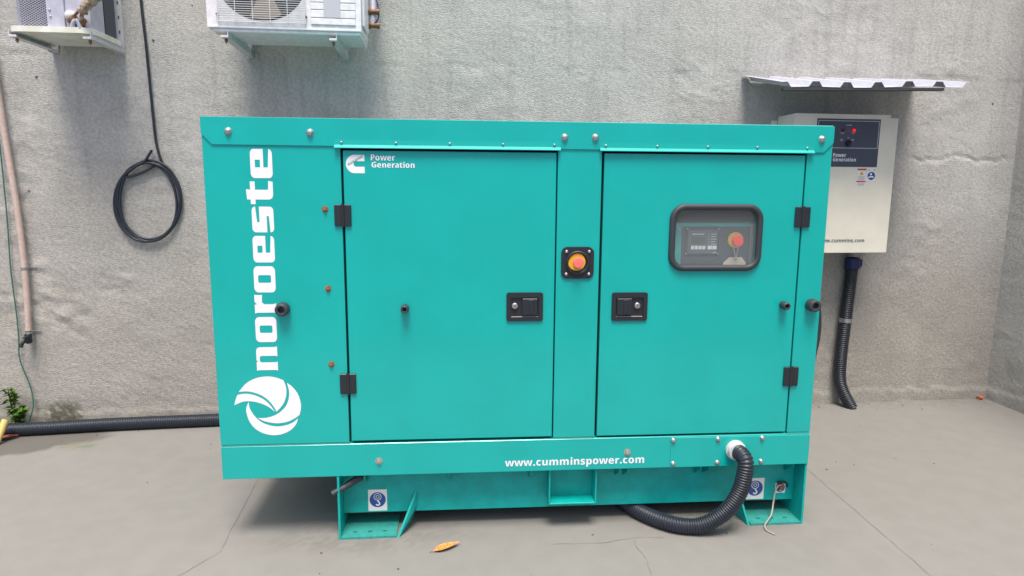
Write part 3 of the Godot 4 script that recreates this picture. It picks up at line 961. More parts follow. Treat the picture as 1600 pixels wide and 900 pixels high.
# ---------------------------------------------------------------- things round the generator
func build_hoses() -> void:
	var h := thing("corrugated_hose", "thick black corrugated hose curving from a white gland on the skirt to the floor", "hose", Vector3(1.7, 0, 0.04))
	var s := st()
	ribbed(s, [Vector3(1.905, 0.316, 0.008), Vector3(1.912, 0.315, 0.045), Vector3(1.918, 0.296, 0.071), Vector3(1.914, 0.25, 0.078), Vector3(1.901, 0.185, 0.078), Vector3(1.866, 0.115, 0.072), Vector3(1.812, 0.062, 0.062), Vector3(1.75, 0.034, 0.05), Vector3(1.67, 0.0315, 0.025), Vector3(1.59, 0.0315, -0.05), Vector3(1.52, 0.0315, -0.17), Vector3(1.46, 0.0315, -0.32), Vector3(1.42, 0.0315, -0.55), Vector3(1.40, 0.0315, -0.85)], 0.0305, 0.0099, 22)
	part(s, "hose", M.hose, h)
	s = st()
	lathe(s, [Vector2(0.0385, 0.0), Vector2(0.0385, 0.010), Vector2(0.035, 0.011), Vector2(0.035, 0.022), Vector2(0.033, 0.03), Vector2(0.0, 0.03)], Transform3D(Basis(Vector3.RIGHT, PI / 2), Vector3(1.905, 0.317, 0.0042)), 28)
	part(s, "cable_gland", mat(Color(0.76, 0.76, 0.76), 0.45), h)

	var l := thing("corrugated_pipe", "long black corrugated pipe lying on the floor against the wall left of the generator", "pipe", Vector3(-0.8, 0, -1.2))
	s = st()
	ribbed(s, [Vector3(-2.1, 0.034, -1.135), Vector3(-1.6, 0.034, -1.150), Vector3(-1.35, 0.034, -1.165), Vector3(-1.0, 0.035, -1.205), Vector3(-0.7, 0.034, -1.23), Vector3(-0.3, 0.034, -1.25), Vector3(0.3, 0.034, -1.25)], 0.034, 0.0118, 18)
	part(s, "hose", M.hose, l)

	var r := thing("wall_conduit", "black corrugated conduit dropping from the cream control box to the floor", "conduit", Vector3(3.15, 0, 0.05), true)
	s = st()
	ribbed(s, [Vector3(3.160, 0.86, 0.05), Vector3(3.158, 0.796, 0.05), Vector3(3.150, 0.528, 0.045), Vector3(3.141, 0.293, 0.045), Vector3(3.146, 0.15, 0.05), Vector3(3.168, 0.07, 0.075), Vector3(3.200, 0.0, 0.105)], 0.035, 0.0118, 18)
	part(s, "hose", M.hose, r)
	s = st()
	lathe(s, [Vector2(0.041, 0), Vector2(0.041, 0.055), Vector2(0.038, 0.062), Vector2(0.03, 0.062)], Transform3D(Basis(Vector3.BACK, 0.04), Vector3(3.160, 0.838, 0.05)), 22)
	boxmm(s, Vector3(3.19, 0.848, 0.03), Vector3(3.212, 0.892, 0.07), 0.005)
	part(s, "blue_fitting", M.blue, r)
	s = st()
	lathe(s, [Vector2(0.026, 0), Vector2(0.026, 0.04)], Transform3D(Basis.IDENTITY, Vector3(3.162, 0.906, 0.05)), 18)
	part(s, "nipple", M.wire_grey, r)
	s = st()
	lathe(s, [Vector2(0.0352, -0.013), Vector2(0.0368, -0.013), Vector2(0.0368, 0.013), Vector2(0.0352, 0.013)], Transform3D(Basis.IDENTITY, Vector3(3.150, 0.528, 0.045)), 22)
	boxmm(s, Vector3(3.184, 0.517, 0.006), Vector3(3.212, 0.541, 0.010))
	boxmm(s, Vector3(3.184, 0.517, 0.006), Vector3(3.187, 0.541, 0.05))
	part(s, "strap", M.steel, r)
	s = st()
	lathe(s, [Vector2(0.008, 0), Vector2(0.008, 0.008), Vector2(0, 0.009)], Transform3D(Basis(Vector3.RIGHT, PI / 2), Vector3(3.201, 0.529, 0.010)), 10)
	part(s, "strap_screw", M.black, r)

	var b := thing("black_hose", "thin black hose bulging out behind the right end of the generator, against the wall", "hose", Vector3(2.95, 0.0, 0.04), true)
	s = st()
	tube(s, smooth_path([Vector3(2.80, 0.95, 0.09), Vector3(2.83, 0.86, 0.08), Vector3(2.90, 0.74, 0.05), Vector3(2.965, 0.62, 0.045), Vector3(2.985, 0.48, 0.045), Vector3(2.975, 0.36, 0.045), Vector3(2.94, 0.22, 0.05), Vector3(2.85, 0.02, 0.08)], 0.02), func(_t): return 0.014, 12)
	part(s, "hose", M.rubber, b)

	var w := thing("ground_wire", "bare grey earth wire bolted to the base's right end, dangling to the floor", "wire", Vector3(2.12, 0, -0.02))
	s = st()
	tube(s, smooth_path([Vector3(2.145, 0.135, -0.068), Vector3(2.120, 0.130, -0.062), Vector3(2.108, 0.105, -0.058), Vector3(2.100, 0.07, -0.05), Vector3(2.080, 0.035, -0.02), Vector3(2.056, 0.018, 0.0), Vector3(2.036, 0.010, 0.02), Vector3(2.031, 0.004, 0.045), Vector3(2.05, 0.0035, 0.078)], 0.006), func(_t): return 0.0032, 8)
	part(s, "strand", M.wire_grey, w)
	s = st()
	lathe(s, [Vector2(0.014, 0), Vector2(0.014, 0.003), Vector2(0.009, 0.0032), Vector2(0.009, 0.014), Vector2(0, 0.015)], Transform3D(Basis(Vector3.RIGHT, PI / 2), Vector3(2.138, 0.125, -0.076)), 12)
	boxmm(s, Vector3(2.122, 0.118, -0.073), Vector3(2.146, 0.145, -0.068), 0.001)
	part(s, "lug", M.brass, w)
	s = st()
	tube(s, smooth_path([Vector3(2.120, 0.143, -0.066), Vector3(2.135, 0.150, -0.058), Vector3(2.152, 0.145, -0.058), Vector3(2.158, 0.128, -0.062)], 0.005), func(_t): return 0.0045, 8)
	part(s, "loop", M.black, w)

	var TAG := Vector3(0.019, 0.0294, 0.0523)
	var TB := Basis.from_scale(Vector3.ONE * 0.978)
	var p := thing("paper_tag", "buff card tag hung on a string from the red stop button behind the window", "tag", Vector3(1.877, 1.015, -0.043))
	s = st()
	prism(s, PackedVector2Array([Vector2(1.855, 1.005), Vector2(1.945, 1.005), Vector2(1.945, 1.024), Vector2(1.928, 1.045), Vector2(1.880, 1.045), Vector2(1.857, 1.024)]), Transform3D.IDENTITY, -0.0965, -0.0955)
	part(s, "card", M.card, p, TAG, TB)
	s = st()
	lathe(s, [Vector2(0.004, 0), Vector2(0.004, 0.0006), Vector2(0.0015, 0.0006)], Transform3D(Basis(Vector3.RIGHT, PI / 2), Vector3(1.905, 1.037, -0.0955)), 12)
	part(s, "eyelet", M.brass, p, TAG, TB)
	s = st()
	bar(s, Vector3(1.905, 1.037, -0.094), Vector3(1.887, 1.094, -0.0872), 0.0011, 6)
	bar(s, Vector3(1.905, 1.037, -0.094), Vector3(1.911, 1.094, -0.0872), 0.0011, 6)
	part(s, "string", M.white_print, p, TAG, TB)

func build_control_box() -> void:
	var c := thing("canopy", "white corrugated metal sheet canopy jutting from the wall over the control box", "canopy", Vector3(2.95, 1.80, 0.0), true)
	var prof := []                      # (u, height) across the sheet
	for k in 7:
		var u := 2.455 + 0.1655 * k
		for q in [[-0.036, 0.0], [-0.018, 0.026], [0.018, 0.026], [0.036, 0.0]]:
			if k == 0 and q[0] < -0.02 or k == 6 and q[0] > 0.03: continue
			prof.append(Vector2(u + q[0], q[1]))
	var s := st()
	var at := func(p: Vector2, t: float, lift: float) -> Vector3:
		var f := (p.x - 2.44) / 1.0
		var back := lerpf(1.893, 1.899, f)
		var front := lerpf(1.797, 1.820, f) + 0.003 * sin(f * 11.0)
		return Vector3(p.x, lerpf(back, front, t) + p.y + lift, lerpf(0.004, 0.452, t))
	for i in prof.size() - 1:
		for k in 6:
			var t0 := k / 6.0
			var t1 := (k + 1) / 6.0
			var a: Vector2 = prof[i]
			var b: Vector2 = prof[i + 1]
			face(s, [at.call(a, t0, 0.0), at.call(b, t0, 0.0), at.call(b, t1, 0.0), at.call(a, t1, 0.0)], Vector3.UP)
			face(s, [at.call(a, t0, -0.0016), at.call(b, t0, -0.0016), at.call(b, t1, -0.0016), at.call(a, t1, -0.0016)], Vector3.DOWN)
		face(s, [at.call(prof[i], 1.0, 0.0), at.call(prof[i + 1], 1.0, 0.0), at.call(prof[i + 1], 1.0, -0.0016), at.call(prof[i], 1.0, -0.0016)], Vector3.BACK)
	part(s, "corrugated_sheet", M.galvanised, c)
	s = st()
	box(s, Vector3(2.885, 1.797, 0.435), Vector3(0.86, 0.014, 0.03), 0.001, Basis(Vector3.BACK, 0.021))
	part(s, "batten", mat(Color(0.22, 0.23, 0.26), 0.7), c)

	var b := thing("control_box", "cream metal switch cabinet with dark grey panel, under the corrugated canopy", "cabinet", Vector3(2.96, 0.945, 0.0), true)
	s = st()
	boxmm(s, Vector3(2.663, 0.945, 0.006), Vector3(3.258, 1.700, 0.18), 0.003)
	part(s, "case", M.cream, b)
	s = st()
	boxmm(s, Vector3(2.662, 0.944, 0.181), Vector3(3.259, 1.701, 0.2), 0.0025)
	var front := part(s, "door", M.cream, b)
	for p in [[2.645, 1.66], [2.645, 0.99], [3.274, 1.66], [3.274, 0.99]]:
		s = st()
		boxmm(s, Vector3(p[0] - 0.018, p[1] - 0.018, 0.001), Vector3(p[0] + 0.018, p[1] + 0.018, 0.006), 0.002)
		lathe(s, [Vector2(0.008, 0), Vector2(0.007, 0.005), Vector2(0, 0.006)], Transform3D(Basis(Vector3.RIGHT, PI / 2), Vector3(p[0], p[1], 0.006)), 10)
		part(s, "mounting_lug", M.cream, b)
	s = st()
	boxmm(s, Vector3(3.212, 1.683, 0.2005), Vector3(3.257, 1.7005, 0.203), 0.001)
	part(s, "corner_catch", M.wire_grey, b)
	s = st()
	boxmm(s, Vector3(2.787, 1.419, 0.2002), Vector3(3.154, 1.675, 0.2022), 0.0006)
	var pn := part(s, "instrument_panel", M.panel_grey, b)
	var F := Transform3D(Basis.IDENTITY, Vector3(0, 0, 0.2026))
	var pale := Color(0.55, 0.57, 0.62)
	var L := []
	for q in [[2.794, 1.6625, 3.147, 1.6655], [2.794, 1.5185, 3.147, 1.5215], [2.794, 1.5215, 2.797, 1.6625], [3.144, 1.5215, 3.147, 1.6625]]:
		L.append([rect(q[0], q[1], q[2], q[3]), pale])
	for q in [[2.954, 1.640, 2.988, 1.644], [2.925, 1.599, 2.948, 1.602], [2.990, 1.599, 3.008, 1.602], [2.93, 1.595, 2.944, 1.597], [2.926, 1.565, 2.942, 1.568], [2.926, 1.558, 2.942, 1.561], [2.990, 1.565, 3.006, 1.568], [2.990, 1.558, 3.006, 1.561], [2.966, 1.573, 2.980, 1.576]]:
		L.append([rect(q[0], q[1], q[2], q[3]), pale * 0.75])
	for q in [[2.912, 1.610, 2.914, 1.628], [2.914, 1.612, 2.990, 1.6135], [3.01, 1.612, 3.024, 1.6135], [3.024, 1.612, 3.026, 1.632], [2.966, 1.6135, 2.968, 1.628]]:
		L.append([rect(q[0], q[1], q[2], q[3]), Color(0.25, 0.1, 0.14)])
	decal(b, "panel_print", F, L, 0.0)
	put(letters("Power", true, 2.8925, 1.471, 0.075, 0.021), "lettering", M.white_print, b, Vector3(0, 0, 0.2024))
	put(letters("Generation", true, 2.8935, 1.4475, 0.134, 0.021), "lettering", M.white_print, b, Vector3(0, 0, 0.2024))
	c_mark(b, Transform3D(Basis.IDENTITY, Vector3(2.80, 1.436, 0.2024)), 0.062, 0.061, Color(0.80, 0.80, 0.81), Color(0.05, 0.06, 0.1))
	put(letters("www.cummins.com", true, 2.845, 1.003, 0.274, 0.0225), "lettering", M.panel_grey, b, Vector3(0, 0, 0.2003))
	for q in [[2.938, "lamp", mat(Color(0.22, 0.10, 0.13), 0.3)], [3.001, "lit_lamp", M.led]]:
		s = st()
		lathe(s, [Vector2(0.0085, 0), Vector2(0.0085, 0.004), Vector2(0.005, 0.0065), Vector2(0, 0.007)], Transform3D(Basis(Vector3.RIGHT, PI / 2), Vector3(q[0], 1.614, 0.2024)), 16)
		part(s, q[1], q[2], b)
	var light := OmniLight3D.new()
	light.name = "lamp_light"
	light.light_color = Color(1.0, 0.1, 0.2)
	light.light_energy = 0.00005
	light.omni_range = 3.0
	light.omni_attenuation = 2.0
	light.light_size = 0.006
	light.shadow_enabled = true
	b.add_child(light, true)
	light.position = Vector3(3.001, 1.614, 0.214) + b.get_meta("off")
	s = st()
	lathe(s, [Vector2(0.016, 0), Vector2(0.015, 0.012), Vector2(0.0, 0.012)], Transform3D(Basis(Vector3.RIGHT, PI / 2), Vector3(2.973, 1.545, 0.2024)), 18)
	box(s, Vector3(2.973, 1.543, 0.219), Vector3(0.010, 0.034, 0.012), 0.002, Basis(Vector3.BACK, -0.5))
	part(s, "rotary_switch", M.black, b)
	# warning labels
	var white := Color(0.80, 0.80, 0.80)
	var redc := Color(0.55, 0.06, 0.05)
	var amber := Color(0.75, 0.45, 0.03)
	var LF := Transform3D(Basis.IDENTITY, Vector3(0, 0, 0.2004))
	var grey := Color(0.42, 0.42, 0.44)
	var A := [[rect(3.042, 1.311, 3.095, 1.410), white]]
	A.append([rect(3.042, 1.401, 3.095, 1.410), redc])
	A.append([rect(3.042, 1.336, 3.095, 1.344), redc])
	A.append([PackedVector2Array([Vector2(3.056, 1.375), Vector2(3.082, 1.375), Vector2(3.069, 1.397)]), amber])
	A.append([rect(3.068, 1.380, 3.070, 1.389), Color(0.05, 0.05, 0.05)])
	for k in 3: A.append([rect(3.049, 1.350 + 0.007 * k, 3.089, 1.353 + 0.007 * k), grey])
	for k in 2: A.append([rect(3.049, 1.319 + 0.007 * k, 3.089, 1.322 + 0.007 * k), grey])
	decal(b, "warning_label", LF, A, 0.0002)
	var B := [[rect(3.100, 1.343, 3.154, 1.414), white], [circle(Vector2(3.127, 1.371), 0.0225, 28), Color(0.03, 0.08, 0.33)]]
	for x in [3.111, 3.143]: B.append([PackedVector2Array([Vector2(x - 0.006, 1.399), Vector2(x + 0.006, 1.399), Vector2(x, 1.410)]), amber])
	B.append([circle(Vector2(3.124, 1.380), 0.0065, 14), white])
	B.append([PackedVector2Array([Vector2(3.109, 1.358), Vector2(3.125, 1.363), Vector2(3.138, 1.360), Vector2(3.142, 1.368), Vector2(3.130, 1.371), Vector2(3.118, 1.369), Vector2(3.109, 1.366)]), white])
	decal(b, "safety_label", LF, B, 0.0002)

# ---------------------------------------------------------------- air conditioners
func angle_iron(s: SurfaceTool, a: Vector3, b: Vector3, w: float, d1: Vector3, d2: Vector3) -> void:
	# two thin legs along a-b, leg one towards d1, leg two towards d2
	var t := 0.003
	for q in [[d1, d2], [d2, d1]]:
		var n: Vector3 = q[0] * w
		var m: Vector3 = q[1] * t
		var c := (a + b + n + m) / 2.0
		face(s, [a, b, b + n, a + n], -q[1]); face(s, [a + m, b + m, b + n + m, a + n + m], q[1])
		face(s, [a + n, b + n, b + n + m, a + n + m], q[0]); face(s, [a, a + n, a + n + m, a + m], a - b); face(s, [b, b + n, b + n + m, b + m], b - a)

func bracket(label: String, u: float, side: float, group: String, arm: float, drop: float, arm_side := -1.0, shift := 0.0) -> void:
	var au := u + shift
	var o := thing("wall_bracket", label, "bracket", Vector3(u, 1.94, 0), true, group)
	var s := st()
	angle_iron(s, Vector3(u, 1.943, 0.004), Vector3(u, 2.62, 0.004), 0.036, Vector3(side, 0, 0), Vector3.BACK)
	var up := part(s, "upright", M.bracket, o)
	for k in 9:
		s = st()
		prism(s, round_rect(u + side * 0.018 - 0.0035, 1.972 + 0.07 * k, u + side * 0.018 + 0.0035, 1.990 + 0.07 * k, 0.0034, 3), Transform3D.IDENTITY, 0.0071, 0.0076)
		part(s, "slot", M.ac_dark, up)
	s = st()
	angle_iron(s, Vector3(au, 1.949, 0.008), Vector3(au, 1.951 + drop, arm), 0.032, Vector3(0, 1, 0), Vector3(arm_side, 0, 0))
	boxmm(s, Vector3(minf(au, au + 0.034 * arm_side), 1.950 + drop, arm), Vector3(maxf(au, au + 0.034 * arm_side), 1.960 + drop, arm + 0.003), 0.001)
	part(s, "arm", M.bracket, o)
	s = st()
	lathe(s, [Vector2(0.007, 0), Vector2(0.007, 0.012), Vector2(0.004, 0.0125), Vector2(0.004, 0.018), Vector2(0, 0.018)], Transform3D(Basis(Vector3.RIGHT, PI), Vector3(au + arm_side * 0.018, 1.949 + drop, arm - 0.03)), 8)
	part(s, "foot_bolt", M.rust, o)

func build_aircon() -> void:
	# white split unit in the middle
	var a := thing("air_conditioner", "white outdoor air conditioner with round fan grille, mounted on the wall above the generator", "air conditioner", Vector3(0.065, 1.985, 0.28), true)
	var x0 := -0.278
	var x1 := 0.402
	var s := st()
	boxmm(s, Vector3(x0, 2.000, 0.13), Vector3(x1, 2.545, 0.326), 0.004)
	boxmm(s, Vector3(x0, 2.000, 0.326), Vector3(x0 + 0.004, 2.545, 0.410))
	boxmm(s, Vector3(x1 - 0.004, 2.000, 0.326), Vector3(x1, 2.545, 0.410))
	boxmm(s, Vector3(x0 + 0.004, 2.541, 0.326), Vector3(x1 - 0.004, 2.545, 0.410))
	boxmm(s, Vector3(x0 + 0.004, 2.000, 0.326), Vector3(x1 - 0.004, 2.004, 0.410))
	part(s, "case", M.ac_white, a)
	# front plate with the round fan opening
	s = st()
	var fc := Vector2(-0.035, 2.237)
	for p in pieces(round_rect(x0, 1.998, x1, 2.546, 0.006, 3), [circle(fc, 0.205, 40)]):
		prism(s, p, Transform3D.IDENTITY, 0.4105, 0.4305)
	boxmm(s, Vector3(x0 + 0.002, 2.0, 0.4305), Vector3(x1 - 0.002, 2.010, 0.434), 0.0015)
	part(s, "front_plate", M.ac_white, a)
	s = st()
	boxmm(s, Vector3(x0 + 0.018, 1.984, 0.135), Vector3(x1 - 0.004, 2.0, 0.425), 0.003)
	part(s, "base_pan", M.ac_white, a)
	s = st()
	lathe(s, [Vector2(0.205, 0), Vector2(0.198, -0.02), Vector2(0.198, -0.10), Vector2(0.0, -0.10)], Transform3D(Basis(Vector3.RIGHT, PI / 2), Vector3(fc.x, fc.y, 0.4305)), 40)
	part(s, "fan_well", M.ac_dark, a)
	s = st()
	for k in 3:
		var pl := PackedVector2Array()
		for i in 13: pl.append(Vector2(cos(TAU * k / 3.0 - PI / 2 - 0.45 + i * 0.075), sin(TAU * k / 3.0 - PI / 2 - 0.45 + i * 0.075)) * 0.183)
		for i in 7: pl.append(Vector2(cos(TAU * k / 3.0 - PI / 2 + 0.35 - i * 0.1), sin(TAU * k / 3.0 - PI / 2 + 0.35 - i * 0.1)) * 0.05)
		prism(s, pl, Transform3D(Basis(Vector3(cos(TAU * k / 3.0 - PI / 2), sin(TAU * k / 3.0 - PI / 2), 0).normalized(), 0.28), Vector3(fc.x, fc.y, 0.372)), -0.002, 0.002)
	lathe(s, [Vector2(0.055, 0), Vector2(0.055, 0.03), Vector2(0.04, 0.04), Vector2(0, 0.042)], Transform3D(Basis(Vector3.RIGHT, PI / 2), Vector3(fc.x, fc.y, 0.355)), 24)
	part(s, "fan", M.fan, a)
	# wire guard, square with rounded corners
	s = st()
	var gx0 := -0.232
	var gx1 := 0.157
	for k in 56:
		var y := 2.034 + k * 0.0098
		bar(s, Vector3(gx0, y, 0.441), Vector3(gx1, y, 0.441), 0.0012, 5)
	for k in 6:
		var x := gx0 + 0.004 + k * 0.0762
		bar(s, Vector3(x, 2.026, 0.4435), Vector3(x, 2.445, 0.4435), 0.0016, 6)
		bar(s, Vector3(x, 2.03, 0.4305), Vector3(x, 2.03, 0.4435), 0.0016, 6)
	bar(s, Vector3(gx0, 2.027, 0.441), Vector3(gx1, 2.027, 0.441), 0.0018, 6)
	part(s, "fan_guard", M.white_plastic, a)
	for p in [[gx0, 2.058], [gx1, 2.058]]:
		s = st()
		lathe(s, [Vector2(0.005, 0), Vector2(0.0045, 0.012), Vector2(0, 0.013)], Transform3D(Basis(Vector3.RIGHT, PI / 2), Vector3(p[0], p[1], 0.4305)), 10)
		part(s, "guard_screw", M.rust, a)
	# service cover with grooves
	s = st()
	var grooves := [2.0245, 2.055, 2.090, 2.122, 2.154, 2.186, 2.218, 2.25, 2.282, 2.314, 2.346, 2.378, 2.41, 2.442, 2.474, 2.506]
	for i in grooves.size() - 1:
		boxmm(s, Vector3(0.178, grooves[i] + 0.0015, 0.4305), Vector3(0.378, grooves[i + 1] - 0.0015, 0.4365), 0.0018)
	part(s, "service_cover", M.ac_white, a)
	s = st()
	boxmm(s, Vector3(0.236, 2.058, 0.4366), Vector3(0.312, 2.5, 0.4370))
	part(s, "rating_label", mat(Color(0.72, 0.72, 0.75), 0.5), a)
	# side bulge, valves, pipes
	s = st()
	boxmm(s, Vector3(0.402, 2.03, 0.215), Vector3(0.415, 2.30, 0.40), 0.005)
	part(s, "side_cover", M.ac_white, a)
	for y in [2.085, 2.150]:
		s = st()
		lathe(s, [Vector2(0.017, 0), Vector2(0.017, 0.022), Vector2(0.012, 0.024), Vector2(0.012, 0.05), Vector2(0.015, 0.052), Vector2(0.015, 0.066), Vector2(0, 0.067)], Transform3D(Basis(Vector3.BACK, -PI / 2), Vector3(0.400, y, 0.175)), 10)
		part(s, "valve", M.brass, a)
	s = st()
	tube(s, smooth_path([Vector3(0.430, 2.085, 0.17), Vector3(0.432, 2.14, 0.16), Vector3(0.43, 2.25, 0.10), Vector3(0.425, 2.5, 0.06)], 0.02), func(_t): return 0.016, 10)
	part(s, "insulated_pipe", M.ac_grey, a)
	s = st()
	tube(s, smooth_path([Vector3(0.436, 2.090, 0.18), Vector3(0.459, 2.115, 0.18), Vector3(0.462, 2.16, 0.17), Vector3(0.447, 2.23, 0.15), Vector3(0.43, 2.33, 0.12)], 0.012), func(_t): return 0.0035, 7)
	part(s, "control_wire", M.blue, a)
	bracket("pale steel bracket under the fan side of the white air conditioner", -0.190, -1.0, "", 0.43, 0.008)
	bracket("pale steel bracket under the pipe side of the white air conditioner", 0.290, -1.0, "", 0.43, 0.008)

	# grey condenser at the left edge
	var b := thing("condenser_unit", "grey condenser with mesh sided coil and taped pipes, cut off by the top left corner", "air conditioner", Vector3(-0.98, 1.965, 0.18), true)
	var bx0 := -1.140
	var bx1 := -0.822
	s = st()
	var pan := round_rect(bx0 - 0.028, 0.02, bx1 + 0.012, 0.352, 0.045, 6)
	prism(s, pan, Transform3D(Basis(Vector3.RIGHT, Vector3(0, 0, 1), Vector3.DOWN), Vector3(0, 1.999, 0)), 0.0, 0.025)
	part(s, "base_pan", M.pan_white, b)
	s = st()
	boxmm(s, Vector3(bx0 + 0.012, 1.99, 0.045), Vector3(-1.0, 2.58, 0.318), 0.01)
	boxmm(s, Vector3(-1.0, 1.99, 0.05), Vector3(bx1 - 0.010, 2.58, 0.16))
	part(s, "coil", M.ac_dark, b)
	s = st()
	boxmm(s, Vector3(-1.003, 1.99, 0.315), Vector3(-0.928, 2.58, 0.333), 0.002)
	boxmm(s, Vector3(-0.928, 1.99, 0.312), Vector3(-0.822, 2.58, 0.322), 0.002)
	boxmm(s, Vector3(-0.830, 1.99, 0.19), Vector3(-0.822, 2.58, 0.312), 0.002)
	part(s, "corner_panel", M.ac_grey, b)
	s = st()
	boxmm(s, Vector3(bx0, 2.58, 0.03), Vector3(bx1, 2.60, 0.34), 0.006)
	part(s, "lid", M.ac_grey, b)
	# diamond mesh round the coil
	s = st()
	var face_pt := func(t: float, y: float) -> Vector3:   # t runs round the left corner
		if t < 0.11: return Vector3(-1.003 - t, y, 0.328)
		var r := 0.027
		var arc := r * PI / 2
		if t < 0.11 + arc:
			var f := (t - 0.11) / r
			return Vector3(-1.113 - r * sin(f), y, 0.301 + r * cos(f))
		return Vector3(-1.140, y, 0.301 - (t - 0.11 - arc))
	for d in [1.0, -1.0]:
		for k in range(-12, 62):
			var pts := PackedVector3Array()
			for i in 15:
				var t := i * 0.028
				var y: float = 1.992 + k * 0.0105 + d * t * 0.62 + (0.0 if d > 0 else 0.12)
				if y < 1.991 or y > 2.58: continue
				pts.append(face_pt.call(t, y))
			if pts.size() > 1: tube(s, pts, func(_t): return 0.0013, 4, false)
	part(s, "diamond_mesh", M.ac_grey, b)
	var sc := dome_bolt(0.005)
	for p in [[-0.988, 2.074], [-0.986, 2.046], [-0.987, 2.25]]:
		put(sc, "screw", M.steel, b, Vector3(p[0], p[1], 0.333))
	s = st()
	lathe(s, [Vector2(0.0, 0.032), Vector2(0.014, 0.030), Vector2(0.021, 0.02), Vector2(0.022, 0.0)], Transform3D(Basis(Vector3.RIGHT, PI / 2), Vector3(-0.902, 2.052, 0.322)), 16, false)
	part(s, "valve_cap", M.white_plastic, b)
	s = st()
	boxmm(s, Vector3(-0.905, 1.992, 0.323), Vector3(-0.885, 2.022, 0.337), 0.003)
	boxmm(s, Vector3(-0.866, 1.992, 0.323), Vector3(-0.846, 2.02, 0.337), 0.003)
	part(s, "valve_block", M.black, b)
	s = st()
	lathe(s, [Vector2(0.016, 0), Vector2(0.016, 0.018), Vector2(0.011, 0.020), Vector2(0.011, 0.04), Vector2(0, 0.04)], along(Vector3(-0.905, 2.028, 0.338), Vector3(1, 0.35, 0.3)), 8)
	lathe(s, [Vector2(0.015, 0), Vector2(0.015, 0.016), Vector2(0.010, 0.018), Vector2(0.010, 0.03), Vector2(0, 0.03)], along(Vector3(-0.858, 2.018, 0.338), Vector3(1, 0.5, 0.3)), 8)
	part(s, "brass_nut", M.brass, b)
	s = st()
	tube(s, smooth_path([Vector3(-0.893, 1.995, 0.342), Vector3(-0.885, 2.02, 0.346), Vector3(-0.868, 2.03, 0.348), Vector3(-0.858, 1.995, 0.344)], 0.006), func(_t): return 0.010, 8)
	part(s, "valve_body", M.ac_grey, b)
	s = st()
	tube(s, smooth_path([Vector3(-0.890, 2.040, 0.345), Vector3(-0.860, 2.058, 0.36), Vector3(-0.835, 2.082, 0.37)], 0.008), func(_t): return 0.006, 8)
	part(s, "copper_pipe", M.brass, b)
	s = st()
	tube(s, smooth_path([Vector3(-0.848, 2.030, 0.35), Vector3(-0.838, 2.055, 0.36), Vector3(-0.823, 2.077, 0.37), Vector3(-0.795, 2.10, 0.375), Vector3(-0.745, 2.145, 0.37), Vector3(-0.70, 2.22, 0.33), Vector3(-0.69, 2.4, 0.2)], 0.006), func(t): return (0.009 if t < 0.035 else 0.021 + 0.0022 * sin(t * 190.0)), 12)
	part(s, "taped_pipe", M.tape, b)
	bracket("right hand slotted bracket holding the grey condenser, beside the black cable", -0.852, 1.0, "", 0.345, 0.0, -1.0, 0.036)
	bracket("left hand bracket under the grey condenser, at the photo's left corner", -1.165, 1.0, "", 0.345, 0.0, 1.0)

